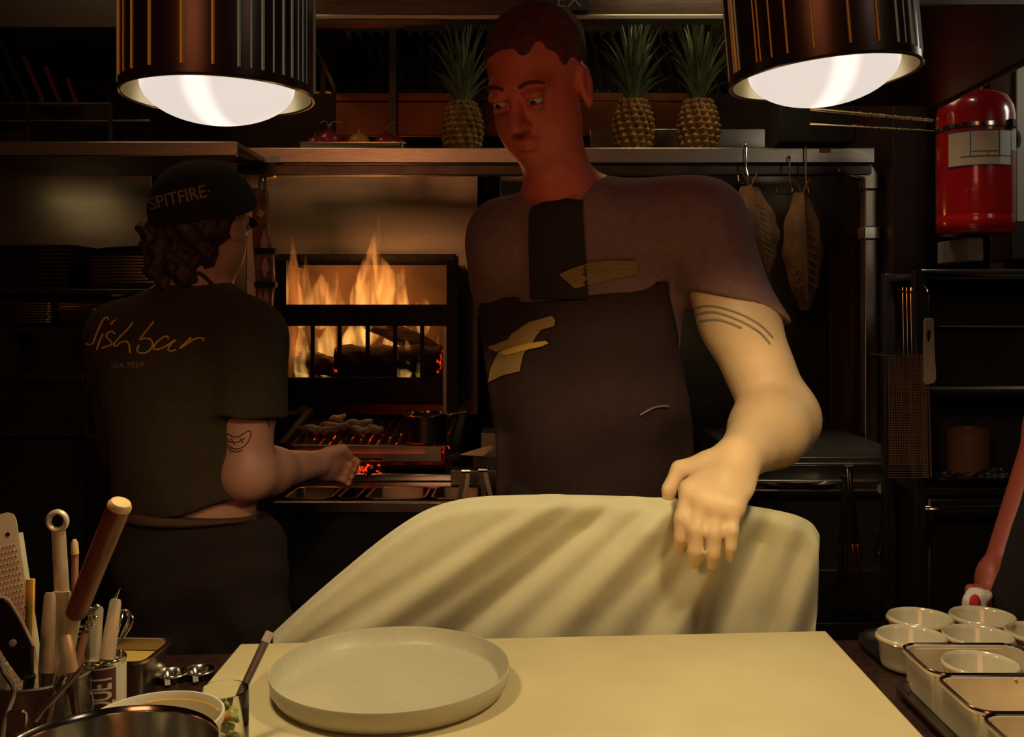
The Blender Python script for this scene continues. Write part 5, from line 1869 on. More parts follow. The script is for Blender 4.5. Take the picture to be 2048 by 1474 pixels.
def top_y(x):
    for (xa, ya), (xb, yb) in zip(top, top[1:]):
        if xa <= x <= xb:
            return ya + (yb - ya) * (x - xa) / (xb - xa)
    return top[-1][1]


NU, NV = 360, 90
rows = []
bm = BM()
for j in range(NV + 1):
    v = j / NV
    row = []
    for i in range(NU + 1):
        u = i / NU
        x0 = 548 + (1637 - 548) * u
        y0 = top_y(x0)
        yend = 1352
        x = x0 - (8 * v if u > .97 else 8 * v * u)
        y = y0 + (yend - y0) * v
        # folds run down and to the left in gentle arcs
        sft = x
        for _ in range(8):
            sft = x + min(1.5, max(.25, 1.6 - (sft - 1000) / 450)) * (y - 990)
        amp = min(1, max(0, (sft - 980) / 220))
        f1 = .75 * math.sin(sft / 27.0 + 1.1 * math.sin(sft / 80.0)) + .36 * math.sin(sft / 12.5 + 1.3 + y / 130.0) + .9 * math.sin(sft / 62.0 + .6)
        hold = .25 + .75 * min(1, abs((y - y0)) / 70)
        dd = amp * (1 + max(0, x - 1100) / 420) * hold * .0120 * f1 + .010 * math.sin(x / 210.0 + y / 160.0)
        rollv = .020 * math.exp(-((y - y0) / 16.0) ** 2)     # the turned-over top edge
        Y = 1.512 + .064 * W(x, y, 1.5).x * .8 + .012 * (y - 990) / 260 + dd + rollv
        row.append(bm.verts.new(W(x, y, Y)))
    rows.append(row)
for A, B in zip(rows, rows[1:]):
    for i in range(NU):
        bm.faces.new((A[i], A[i + 1], B[i + 1], B[i]))
o = obj('cream_cloth', bm, CLOTH, smooth=180)
md = o.modifiers.new('thickness', 'SOLIDIFY')
md.thickness = .003
tag(o, 'large cream cloth held up by the leaning cook behind the cutting board', 'cloth')


# ------------------------------------------------------------------ people
def V3(p):
    return tuple(p)


def wob(ax, ay, az, s):
    """cloth wrinkles for a distance field"""
    def f(X, Y, Z):
        return s * (np.sin(X * ax + Z * az * .8 + 1.7 * np.sin(Z * 9 + X * 7)) * np.sin(Y * ay + Z * az) + .5 * np.sin(X * ax * 1.9 - Z * az * 1.3 + Y * 11))
    return f


def head_prims(c, R, s=1.0):
    """a head with brow, nose, lips, chin, ears; c its centre, R rows = right, forward, up axes"""
    r, f, u = R

    def q(x, y, z):
        return V3(c + r * (x * s) + f * (y * s) + u * (z * s))
    Rm = [tuple(r), tuple(f), tuple(u)]

    def el(x, y, z, a, b, d, k):
        return ('el', q(x, y, z), (a * s, b * s, d * s), Rm, k)

    def sb(x, y, z, a, b, d, k):
        return ('sub', q(x, y, z), (a * s, b * s, d * s), Rm, k)
    P = [el(0, -.012, .045, .076, .092, .080, .02), el(0, .020, -.025, .062, .066, .085, .03), el(0, .045, -.082, .034, .032, .028, .03),
         el(-.040, .030, -.040, .026, .035, .045, .03), el(.040, .030, -.040, .026, .035, .045, .03),
         el(0, .070, .032, .052, .018, .014, .02), sb(-.031, .098, .010, .019, .020, .013, .012), sb(.031, .098, .010, .019, .020, .013, .012),
         ('rc', q(0, .083, .018), .008 * s, q(0, .106, -.022), .013 * s, .012), el(-.012, .094, -.026, .008, .010, .007, .006), el(.012, .094, -.026, .008, .010, .007, .006),
         el(0, .086, -.052, .024, .012, .006, .006), el(0, .084, -.063, .020, .012, .007, .005), sb(0, .098, -.057, .022, .010, .0025, .003)]
    for sx in (-1, 1):
        P += [el(sx * .031, .083, .0205, .018, .014, .0085, .004), el(sx * .031, .083, .0005, .016, .012, .005, .004)]
        P += [el(sx * .078, -.012, .000, .010, .020, .032, .006), el(sx * .080, -.008, -.028, .007, .010, .012, .006), sb(sx * .088, -.006, .002, .007, .011, .018, .005)]
    return P


def basis(fwd, up=(0, 0, 1)):
    f = Vector(fwd).normalized()
    u = Vector(up)
    r = f.cross(u).normalized()
    return r, f, r.cross(f).normalized()


def eyes(c, R, s, parent):
    r, f, u = R
    for sx in (-1, 1):
        e_ = c + r * (sx * .031 * s) + f * (.0775 * s) + u * (.010 * s)
        bm, bi = BM(), BM()
        bmesh.ops.create_uvsphere(bm, u_segments=16, v_segments=10, radius=.0122 * s, matrix=Matrix.Translation(e_))
        bmesh.ops.create_uvsphere(bi, u_segments=12, v_segments=8, radius=.0065 * s, matrix=Matrix.Translation(e_ + f * .0069 * s - u * .0022 * s))
        e1 = obj('eyeball', bm, EYEW, parent)
        obj('iris', bi, IRIS, e1)


# ================================================================== the leaning cook in front
nb_ = W(1128, 388, 1.79)
hc_ = W(1078, 182, 1.72)
SLf, SRt = W(1012, 484, 1.86), W(1398, 448, 1.80)
hipc = W(1190, 985, 1.95)
el_ = W(1560, 838, 1.73)
wr_ = W(1476, 918, 1.555)
kb = Vector((0, 0, 0))
root = thing('person', 'cook in dark apron and short-sleeved tee leaning over the board with one arm outstretched', 'person', (hipc.x, hipc.y + .02, 0))
HR = basis((-.40, -.76, -.50))
up_arm = (el_ - SRt).normalized()
chest = W(1195, 545, 1.85)
belly = W(1185, 800, 1.91)
P = []
FLT = (1, .66, 1)
P += [('rc', V3(chest), .150, V3(belly), .150, .04, FLT), ('rc', V3(belly), .150, V3(hipc), .158, .05, FLT)]
P += [('rc', V3(nb_ + Vector((0, .02, -.02))), .062, V3(SLf), .055, .05), ('rc', V3(nb_ + Vector((0, .02, -.02))), .062, V3(SRt), .060, .05)]
P += [('rc', V3(nb_ + Vector((.01, .02, -.05))), .064, V3(hc_ + Vector((.015, .03, -.07))), .060, .03)]
P += head_prims(hc_, HR, 1.10)
P += [('rc', V3(SRt), .066, V3(SRt.lerp(el_, .5)), .068, .03), ('rc', V3(SRt.lerp(el_, .5)), .068, V3(el_), .060, .03), ('el', V3(el_ + Vector((.006, .004, -.002))), (.061, .062, .061), None, .03)]
fa = wr_ - el_
P += [('rc', V3(el_), .060, V3(el_ + fa * .30), .064, .03), ('rc', V3(el_ + fa * .30), .064, V3(wr_), .037, .03)]
# the hand: palm down on the cloth's edge, thumb towards the left, four bent fingers
kn0 = W(1418, 1010, 1.474)
hd_ = (kn0 - wr_).normalized()
palm = wr_.lerp(kn0, .52)
across = Vector((1, -.15, -.10))
across = (across - hd_ * across.dot(hd_)).normalized()
RH = [tuple(across), tuple(hd_), tuple(across.cross(hd_).normalized())]
P += [('rc', V3(wr_), .033, V3(palm), .030, .02), ('el', V3(palm), (.050, .064, .022), RH, .02), ('el', V3(kn0 - hd_ * .012), (.052, .028, .018), RH, .02)]
for off, lens, r in ((-.038, (.045, .029, .023), .0125), (-.013, (.049, .032, .024), .0126), (.012, (.046, .030, .023), .0120), (.035, (.036, .024, .021), .0105)):
    p0_ = kn0 + across * off - hd_ * (.004 + .25 * abs(off + .008))
    d1 = (hd_ * .55 + Vector((.0, -.10, -.75)) + across * off * 2.0).normalized()
    d2 = (hd_ * .10 + Vector((.0, .08, -.95))).normalized()
    d3 = Vector((.02, .42, -.90)).normalized()
    p1_ = p0_ + d1 * lens[0]
    p2_ = p1_ + d2 * lens[1]
    p3_ = p2_ + d3 * lens[2]
    P += [('rc', V3(palm + across * off * .6), r * 1.2, V3(p0_), r * 1.12, .012), ('el', V3(p0_ + RH[2][2] * Vector(RH[2]) * .004), (r * 1.2,) * 3, None, .008), ('rc', V3(p0_), r * 1.1, V3(p1_), r, .006), ('el', V3(p1_), (r * 1.06,) * 3, None, .004), ('rc', V3(p1_), r, V3(p2_), r * .92, .004), ('rc', V3(p2_), r * .92, V3(p3_), r * .76, .004)]
t0_ = wr_ + hd_ * .036 - across * .036
t1_ = t0_ - across * .040 + hd_ * .022 + Vector((0, 0, -.010))
t2_ = t1_ - across * .010 + hd_ * .020 + Vector((0, .0, -.024))
t3_ = t2_ + hd_ * .008 + Vector((.004, .012, -.026))
P += [('rc', V3(wr_ + hd_ * .012 - across * .012), .021, V3(t0_), .020, .016), ('rc', V3(t0_), .019, V3(t1_), .0150, .012), ('rc', V3(t1_), .0140, V3(t2_), .0122, .006), ('rc', V3(t2_), .0120, V3(t3_), .0092, .005)]
# the other arm, bent back behind the hip
elL, wrL = W(1045, 770, 2.10), W(1130, 880, 2.16)
P += [('rc', V3(SLf), .064, V3(elL), .050, .03), ('rc', V3(elL), .050, V3(wrL), .033, .03), ('el', V3(wrL + Vector((.05, .02, -.03))), (.055, .025, .04), None, .02)]
for k in range(4):
    b_ = wrL + Vector((.085, .02, -.015 - .02 * k))
    P += [('rc', V3(b_), .010, V3(b_ + Vector((.035, -.005, -.012))), .008, .006)]
body = obj('body', sdf_bm(P, .0052), SKIN, root, smooth=180)
obj('tattoo', strokes(BM(), bvh_of(body), [[(1372, 622), (1420, 612), (1475, 626), (1520, 650), (1546, 676)], [(1378, 634), (1424, 624), (1476, 640), (1518, 664), (1540, 688)], [(1400, 642), (1440, 640), (1484, 656)]], .0022, 6, .0002), mat('faded_ink', (.30, .23, .14), .8), body, smooth=60)
# red glow on the head and neck is put into a second skin colour
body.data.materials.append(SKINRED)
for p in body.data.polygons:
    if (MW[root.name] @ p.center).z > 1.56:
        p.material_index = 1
eyes(hc_, HR, 1.10, root)
r_, f_, u_ = HR


def hq(x, y, z, s=1.10):
    return hc_ + r_ * (x * s) + f_ * (y * s) + u_ * (z * s)


Rm = [tuple(r_), tuple(f_), tuple(u_)]
HP = [('el', V3(hq(0, -.022, .058)), (.088, .104, .086), Rm, .02), ('sub', V3(hq(0, .110, -.005)), (.090, .085, .085), Rm, .02), ('sub', V3(hq(0, .03, -.13)), (.14, .12, .11), Rm, .02)]
obj('hair', sdf_bm(HP, .006, noise=wob(90, 80, 60, .003)), HAIR2, root, smooth=180)
for sx in (-1, 1):
    bm = tube(BM(), smooth_path([hq(sx * .014, .089, .033), hq(sx * .032, .089, .040), hq(sx * .050, .074, .032)], 4), [.004] * 9, 8, flat=.6)
    obj('eyebrow', bm, HAIR2, root)

# tee
hem = SRt.lerp(el_, .44)
T = [('rc', V3(SRt + Vector((.0, 0, .0))), .082, V3(SRt.lerp(el_, .62)), .083, .03), ('plane', V3(hem), V3(up_arm + Vector((-.62, 0, 0))), 0)]
hemL = SLf.lerp(elL, .55)
tee2 = [('rc', V3(chest), .164, V3(belly), .164, .04, FLT), ('rc', V3(belly), .164, V3(hipc + Vector((0, 0, -.13))), .172, .05, FLT),
        ('rc', V3(nb_ + Vector((0, .02, -.035))), .070, V3(SLf), .072, .05), ('rc', V3(nb_ + Vector((0, .02, -.035))), .070, V3(SRt), .078, .05),
        ('rc', V3(SLf), .080, V3(hemL), .076, .03), ('sub', V3(nb_ + Vector((-.004, -.02, .062))), (.082, .085, .055), None, .01)]
tee = obj('tee_shirt', sdf_bm(T + tee2, .006, noise=lambda X, Y, Z: .0045 * np.sin(X * 20 - Z * 31 + 2.2 * np.sin(X * 9 + Z * 6)) * np.clip((1.62 - Z) * 6, 0, 1) + .0025 * np.sin(X * 38 + Z * 22 + Y * 12)), TEE, root, smooth=180)
# jeans and shoes, below the counter
J = []
for sx in (-1, 1):
    hp = hipc + Vector((sx * .085, 0, -.02))
    kn_p = Vector((hipc.x + sx * .10, hipc.y - .02, .52))
    an = Vector((hipc.x + sx * .12, hipc.y + .02, .10))
    J += [('rc', V3(hp), .105, V3(kn_p), .075, .04), ('rc', V3(kn_p), .075, V3(an), .058, .04)]
J += [('rc', V3(hipc + Vector((-.05, 0, 0))), .13, V3(hipc + Vector((.05, 0, 0))), .13, .05, (1, .8, 1))]
obj('trousers', sdf_bm(J, .010, noise=wob(24, 20, 16, .003)), TROUS, root, smooth=180)
bm_ = []
for sx in (-1, 1):
    bm_ += [('el', (hipc.x + sx * .12, hipc.y - .03, .045), (.05, .13, .045), None, .02)]
obj('shoes', sdf_bm(bm_ + [('plane', (0, 0, .004), (0, 0, -1), 0)], .008), BLACK, root, smooth=180)

# apron: a bib that follows the tee's front, with one wide strap up to the neck
bv = bvh_of(tee)


def drape(poly, step, lift, name, m, parent, thick=.0035):
    """cloth cut to a photograph outline and laid on the body's front"""
    ys = [y for _, y in poly]
    bm = BM()
    y0, y1 = min(ys), max(ys)
    ny = int((y1 - y0) / step) + 1
    grid = []
    nx = 26
    for j in range(ny + 1):
        y = y0 + (y1 - y0) * j / ny
        y = min(max(y, y0 + .01), y1 - .01)
        xs = []
        for (xa, ya), (xb, yb) in zip(poly, poly[1:] + poly[:1]):
            if (ya <= y < yb) or (yb <= y < ya):
                xs.append(xa + (xb - xa) * (y - ya) / (yb - ya))
        if len(xs) < 2:
            continue
        xa, xb = min(xs), max(xs)
        row = []
        for i in range(nx + 1):
            x = xa + (xb - xa) * i / nx
            h = onto(bv, x, y, lift)
            row.append((x, y, h))
        grid.append(row)
    # fill places where the line of sight misses the body
    vs = []
    for row in grid:
        hits = [(x, h) for x, y, h in row if h is not None]
        if not hits:
            continue
        r2 = []
        for x, y, h in row:
            if h is None:
                near = min(hits, key=lambda t: abs(t[0] - x))
                h = W(x, y, near[1].y + .02)
            r2.append(h)
        vs.append(r2)
    for _ in range(3):   # soften
        n2 = []
        for j, row in enumerate(vs):
            n2.append([(row[i] * 2 + row[max(0, i - 1)] + row[min(nx, i + 1)] + vs[max(0, j - 1)][i] + vs[min(len(vs) - 1, j + 1)][i]) / 6 for i in range(nx + 1)])
        vs = n2
    vv = [[bm.verts.new(p) for p in row] for row in vs]
    for A, B in zip(vv, vv[1:]):
        for i in range(nx):
            bm.faces.new((A[i], A[i + 1], B[i + 1], B[i]))
    o = obj(name, bm, m, parent, smooth=180)
    md = o.modifiers.new('thickness', 'SOLIDIFY')
    md.thickness = thick
    md.offset = 1
    return o


ap = drape([(948, 592), (1010, 588), (1100, 578), (1200, 603), (1270, 583), (1335, 556), (1352, 640), (1372, 740), (1392, 850), (1400, 1010), (1405, 1190), (978, 1190), (985, 1010), (985, 880), (965, 740)], 12, .006, 'apron', APRON, root)
stp = drape([(1062, 405), (1165, 398), (1172, 500), (1178, 600), (1066, 600), (1060, 500)], 10, .008, 'apron_neck_strap', STRAP, ap)
bva = bvh_of(tee, ap, stp)


def patch(poly, m, name, parent, lift=.005):
    """a printed shape laid on the cloth"""
    bm = BM()
    c = (sum(p[0] for p in poly) / len(poly), sum(p[1] for p in poly) / len(poly))
    ring0 = []
    for (xa, ya), (xb, yb) in zip(poly, poly[1:] + poly[:1]):
        for k in range(4):
            ring0.append((xa + (xb - xa) * k / 4, ya + (yb - ya) * k / 4))
    rings = []
    for t in (1, .75, .5, .25):
        rings.append([bm.verts.new(onto(bva, c[0] + (x - c[0]) * t, c[1] + (y - c[1]) * t, lift)) for x, y in ring0])
    n = len(ring0)
    for A, B in zip(rings, rings[1:]):
        for i in range(n):
            bm.faces.new((A[i], A[(i + 1) % n], B[(i + 1) % n], B[i]))
    bm.faces.new(rings[-1])
    return obj(name, bm, m, parent, smooth=180)


# yellow prints: the crossed leaf shapes on the bib and the mark on the tee's chest
patch([(978, 765), (984, 738), (1002, 705), (1022, 692), (1058, 690), (1048, 716), (1042, 742), (1010, 750)], DULLYEL, 'print_leaf', ap, .0048)
patch([(1006, 702), (1028, 668), (1062, 644), (1106, 631), (1113, 640), (1110, 652), (1092, 652), (1078, 668), (1064, 692), (1030, 704)], DULLYEL, 'print_leaf', ap, .0054)
patch([(1003, 708), (1030, 696), (1062, 686), (1094, 680), (1100, 685), (1090, 690), (1056, 700), (1020, 711)], YELLOW, 'print_leaf', ap, .0068)
patch([(981, 693), (1010, 684), (1044, 672), (1060, 680), (1020, 694), (998, 706), (986, 700)], DULLYEL, 'print_leaf', ap, .0061)
CHESTP = mat('faded_mustard_print', (.27, .17, .055), .8)
patch([(1120, 549), (1160, 532), (1215, 521), (1270, 521), (1274, 546), (1226, 557), (1186, 567), (1150, 576)], CHESTP, 'chest_print', tee, .0050)
bm = BM()
strokes(bm, bva, [[(1122, 548), (1160, 533), (1210, 523), (1266, 523)], [(1136, 562), (1175, 550), (1225, 541), (1270, 540)]], .0014, lift=.0058)
obj('chest_print_line', bm, DULLYEL, tee, smooth=60)
bm = BM()
strokes(bm, bva, [[(1278, 829), (1298, 818), (1318, 812), (1334, 812)]], .0022, lift=.005)
obj('small_print', bm, PALEPR, ap, smooth=60)

# ================================================================== the cook at the fire, seen from behind
hcB = W(412, 452, 2.06)
root = thing('person', 'cook in black cap and printed olive tee seen from behind, reaching towards the grill', 'person', (W(390, 0, 2.07).x, 2.07, 0))
HB_ = basis((.30, .92, -.20))
nbB = W(392, 575, 2.07)
SLb, SRb = W(240, 668, 2.10), W(498, 672, 2.05)
chB, waB, hiB = W(352, 740, 2.08), W(385, 1000, 2.08), W(400, 1080, 2.08)
elb, wrb = W(497, 948, 2.03), W(632, 928, 2.26)
P = [('rc', V3(chB), .125, V3(waB), .120, .04, (1, .72, 1)), ('rc', V3(waB), .112, V3(hiB), .122, .04, (1, .72, 1)),
     ('rc', V3(nbB), .052, V3(SLb), .050, .04), ('rc', V3(nbB), .052, V3(SRb), .052, .04),
     ('rc', V3(nbB + Vector((0, .0, -.02))), .056, V3(hcB + Vector((.0, .0, -.05))), .056, .03)]
P += head_prims(hcB, HB_, 1.04)
P += [('rc', V3(SRb), .056, V3(SRb.lerp(elb, .5)), .054, .03), ('rc', V3(SRb.lerp(elb, .5)), .054, V3(elb), .050, .03), ('el', V3(elb), (.050, .052, .048), None, .03)]
fb2 = wrb - elb
P += [('rc', V3(elb), .048, V3(elb + fb2 * .3), .048, .03), ('rc', V3(elb + fb2 * .3), .048, V3(wrb), .030, .03)]
kk = W(672, 932, 2.33)
ac = Vector((.25, -.3, 1)).normalized()
hdB = (kk - wrb).normalized()
RB = [tuple((ac - hdB * ac.dot(hdB)).normalized()), tuple(hdB), tuple((ac - hdB * ac.dot(hdB)).normalized().cross(hdB))]
P += [('el', V3(wrb.lerp(kk, .55)), (.042, .056, .020), RB, .02)]
a0 = (ac - hdB * ac.dot(hdB)).normalized()
sd = a0.cross(hdB).normalized()
if sd.x < 0:
    sd = -sd
for k in range(4):
    b_ = kk + a0 * (.027 - .018 * k)
    p1_ = b_ + hdB * .028 + sd * .010
    p2_ = p1_ + hdB * .004 + sd * .022
    p3_ = p2_ - hdB * .016 + sd * .010
    P += [('rc', V3(b_ - hdB * .02), .0105, V3(b_), .0105, .01), ('rc', V3(b_), .0105, V3(p1_), .0095, .005), ('rc', V3(p1_), .0095, V3(p2_), .0088, .004), ('rc', V3(p2_), .0088, V3(p3_), .0075, .004)]
t0 = wrb.lerp(kk, .35) + a0 * .030
P += [('rc', V3(t0), .015, V3(t0 + hdB * .038 + a0 * .018 + sd * .008), .012, .01), ('rc', V3(t0 + hdB * .038 + a0 * .018 + sd * .008), .0115, V3(t0 + hdB * .064 + a0 * .006 + sd * .018), .009, .005)]
elbL, wrbL = W(262, 915, 2.24), W(345, 905, 2.44)
P += [('rc', V3(SLb), .054, V3(elbL), .046, .03), ('rc', V3(elbL), .046, V3(wrbL), .030, .03), ('el', V3(wrbL + Vector((.03, .05, 0))), (.03, .055, .02), None, .02)]
for k in range(4):
    b_ = wrbL + Vector((.012 + .017 * k, .095, .0))
    P += [('rc', V3(b_), .0095, V3(b_ + Vector((.006, .032, -.012))), .008, .005)]
bodyB = obj('body', sdf_bm(P, .0056), SKIN2, root, smooth=180)
eyes(hcB, HB_, 1.04, root)
r_, f_, u_ = HB_
RmB = [tuple(r_), tuple(f_), tuple(u_)]


def hqB(x, y, z, s=1.04):
    return hcB + r_ * (x * s) + f_ * (y * s) + u_ * (z * s)


# curly hair under the cap, gathered low
HP = [('el', V3(hqB(0, -.030, .010)), (.088, .082, .080), RmB, .02), ('sub', V3(hqB(0, .085, -.02)), (.12, .085, .12), RmB, .015)]
hr = random.Random(12)
for i in range(30):
    px, py = hr.uniform(302, 440), hr.uniform(455, 556)
    if px > 395 and py > 520:
        continue
    HP.append(('el', V3(W(px, py, 1.985 + hr.uniform(0, .07) + abs(px - 370) / 2600)), (hr.uniform(.014, .026),) * 3, None, .012))
for px, py, r in ((291, 458, .018), (296, 470, .012), (318, 540, .022), (330, 566, .016), (345, 580, .012), (310, 500, .026)):
    HP.append(('el', V3(W(px, py, 2.02)), (r, r, r), None, .01))
obj('hair', sdf_bm(HP, .0052, noise=wob(150, 140, 120, .0042)), HAIR, root, smooth=180)
# cap
capR = .1115
cz = W(408, 425, 2.06)
CP = [('el', V3(W(407, 424, 2.06)), (.1125, .118, .112), None, .02), ('plane', V3(W(300, 446, 2.06)), (.12, .25, -1), 0)]
cap = obj('cap', sdf_bm(CP, .005, noise=wob(30, 30, 25, .0016)), CAPM, root, smooth=180)
brim = [('el', V3(hqB(0, .088, .036)), (.062, .036, .007), [tuple(r_), tuple((f_ - u_ * .25).normalized()), tuple((u_ + f_ * .25).normalized())], .01)]
obj('cap_brim', sdf_bm(brim, .004), CAPM, cap, smooth=180)
bvc = bvh_of(cap)


def print_on(bvh, text, pts, hpx, name, m, parent, lift=.0016, bold=.0, slant=0.0):
    """letters along a photograph polyline, laid on a surface"""
    bm = BM()
    P_ = [Vector((x, y, 0)) for x, y in pts]
    cum = [0]
    for a, b in zip(P_, P_[1:]):
        cum.append(cum[-1] + (b - a).length)
    g = glyphs(text, 1.0, 0, 1.0, bold)
    for k in range(1, 8):
        bmesh.ops.bisect_plane(g, geom=g.verts[:] + g.edges[:] + g.faces[:], plane_co=(0, .1 * k, 0), plane_no=(0, 1, 0))
    xs = [v.co.x for v in g.verts]
    w = max(xs) - min(xs)
    x0 = min(xs)
    hgt = max(v.co.y for v in g.verts)
    ok = {}
    for v in g.verts:
        s = (v.co.x - x0 + slant * v.co.y) / w * cum[-1]
        s = min(max(s, 0), cum[-1] - 1e-4)
        i = max(k for k in range(len(cum) - 1) if cum[k] <= s)
        t = (s - cum[i]) / (cum[i + 1] - cum[i])
        c = P_[i].lerp(P_[i + 1], t)
        d = (P_[i + 1] - P_[i]).normalized()
        nn = Vector((d.y, -d.x, 0))
        q = c + nn * (v.co.y / hgt * hpx)
        h = onto(bvh, q.x, q.y, lift)
        if h is None:
            ok[v] = False
        else:
            v.co = h
            ok[v] = True
    bad = [v for v in g.verts if not ok[v]]
    bmesh.ops.delete(g, geom=bad, context='VERTS')
    return obj(name, g, m, parent, smooth=0)


print_on(bvc, 'SPITFIRE', [(303, 421), (318, 416), (345, 410), (380, 402), (414, 394)], 25, 'cap_lettering', PALEPR, cap, .0018, .016)
bm = BM()
c_ = onto(bvc, 417, 384, .002)
bmesh.ops.create_icosphere(bm, subdivisions=2, radius=.0026, matrix=Matrix.Translation(c_))
obj('cap_dot', bm, PALEPR, cap)

# olive tee with the gold script on the back
hemB = SRb.lerp(elb, .58)
axB = (elb - SRb).normalized()
T = [('rc', V3(SRb), .074, V3(SRb.lerp(elb, .85)), .090, .03), ('plane', V3(hemB), V3(axB + Vector((-.12, 0, 0))), 0)]
T += [('rc', V3(chB), .140, V3(waB), .140, .04, (1.06, .74, 1)), ('rc', V3(chB + Vector((0, 0, -.05))), .14, V3(waB + Vector((.01, 0, .02))), .146, .04, (1.05, .78, 1)),
      ('rc', V3(nbB + Vector((0, 0, -.02))), .058, V3(SLb), .062, .05), ('rc', V3(nbB + Vector((0, 0, -.02))), .058, V3(SRb), .066, .05),
      ('rc', V3(SLb), .072, V3(SLb.lerp(elbL, .88)), .068, .03), ('plane', V3(W(300, 1032, 2.07)), (.22, 0, -1), 0), ('sub', V3(nbB + Vector((.02, .02, .052))), (.078, .08, .042), None, .01)]
teeB = obj('tee_shirt', sdf_bm(T, .006, noise=lambda X, Y, Z: .0035 * np.sin(X * 34 + Z * 9 + 2 * np.sin(Z * 7)) * np.clip((1.32 - Z) * 3, 0, 1) + .002 * np.sin(X * 17 - Z * 23 + Y * 12)), OLIVE, root, smooth=180)
bvt = bvh_of(teeB)
sc_ = 270 / 2048


def ct_(L):
    return [(160 + x * sc_, 620 + y * sc_) for x, y in L]


script = [[(440, 150), (405, 115), (355, 155), (310, 240), (250, 380), (205, 495), (150, 525), (95, 510)], [(355, 360), (300, 480), (260, 600)], [(545, 150), (500, 185), (470, 220), (500, 205)],
          [(535, 370), (500, 330), (440, 340), (400, 390), (430, 440), (480, 490), (470, 530), (340, 575)], [(800, 190), (740, 280), (620, 400), (520, 520), (550, 550), (620, 500), (700, 480), (745, 520), (760, 600), (765, 660)],
          [(1120, 175), (1000, 330), (910, 450)], [(905, 455), (990, 435), (1070, 450), (1105, 510), (1080, 590), (1000, 650), (900, 650), (870, 600), (900, 530)],
          [(1335, 450), (1340, 410), (1290, 405), (1200, 460), (1120, 560), (1140, 600), (1220, 590), (1320, 540), (1450, 455)], [(1450, 455), (1370, 540), (1340, 600), (1380, 625), (1460, 605)],
          [(1690, 415), (1600, 500), (1510, 585)], [(1510, 585), (1620, 520), (1700, 460), (1780, 430), (1860, 425), (1880, 470)]]
obj('script_print', strokes(BM(), bvt, [ct_(L) for L in script], .0021, lift=.0008), GOLDPR, teeB, smooth=60)
print_on(bvt, 'SEA FEER', [(223, 737), (258, 736), (291, 734)], 11, 'small_lettering', PALEPR, teeB, .0018, .01)
# apron straps and waistband
obj('apron_neck_strap', strokes(BM(), bvh_of(teeB, bodyB), [[(350, 604), (368, 566), (392, 546), (418, 562), (442, 600)]], .0042, 8, .0005), OLIVE, teeB, smooth=60)
tr_w = [('rc', V3(hiB + Vector((0, 0, .02))), .150, V3(hiB + Vector((0, 0, -.06))), .160, .04, (1, .75, 1))]
for sx, dy in ((-1, .03), (1, -.02)):
    hp = hiB + Vector((sx * .075, 0, -.04))
    kn_p = Vector((hiB.x + sx * .10 + .05, 2.06 + dy, .50))
    an = Vector((hiB.x + sx * .12 + .06, 2.10 + dy, .10))
    tr_w += [('rc', V3(hp), .108, V3(kn_p), .088, .04), ('rc', V3(kn_p), .088, V3(an), .070, .04)]
tr_w += [('plane', V3(W(390, 1036, 2.07)), (.03, 0, 1), 0)]
obj('trousers', sdf_bm(tr_w, .008, noise=lambda X, Y, Z: .006 * np.sin(Z * 34 + X * 16 + 1.5 * np.sin(X * 21)) * np.clip((1.0 - Z) * 4, 0, 1) + .003 * np.sin(Z * 60 + Y * 30 - X * 22)), TROUS, root, smooth=180)
obj('waist_tie', sdf_bm([('rc', V3(W(378, 1020, 2.07)), .139, V3(W(382, 1026, 2.07)), .146, .02, (1.02, .76, .25)), ('plane', V3(W(300, 1036, 2.07)), (0, 0, -1), 0), ('plane', V3(W(300, 1008, 2.07)), (.1, 0, 1), 0)], .006), mat('tan_tie', (.085, .045, .022), .8), root, smooth=180)
sh_ = []
for sx, dy in ((-1, .03), (1, -.02)):
    sh_ += [('el', (hiB.x + sx * .12 + .06, 2.14 + dy, .045), (.05, .13, .045), None, .02)]
obj('shoes', sdf_bm(sh_ + [('plane', (0, 0, .004), (0, 0, -1), 0)], .008), BLACK, root, smooth=180)
# tattoo lines on the upper arm
bvb = bvh_of(bodyB)
tt = [[(441, 872), (455, 868), (468, 874), (480, 872), (496, 862), (502, 866), (498, 880), (486, 894), (470, 898), (456, 890), (444, 884)], [(450, 880), (462, 884), (476, 884), (490, 876)], [(456, 894), (470, 904), (486, 900)], [(462, 876), (470, 890)], [(480, 876), (486, 886)], [(446, 868), (448, 878), (458, 878)], [(460, 900), (462, 908)],
      [(512, 833), (520, 834), (530, 836), (541, 832)], [(514, 837), (526, 839), (540, 838)], [(534, 840), (536, 852)], [(540, 842), (538, 856)]]
obj('tattoo', strokes(BM(), bvb, tt, .0011, lift=.0002), INK, bodyB, smooth=60)

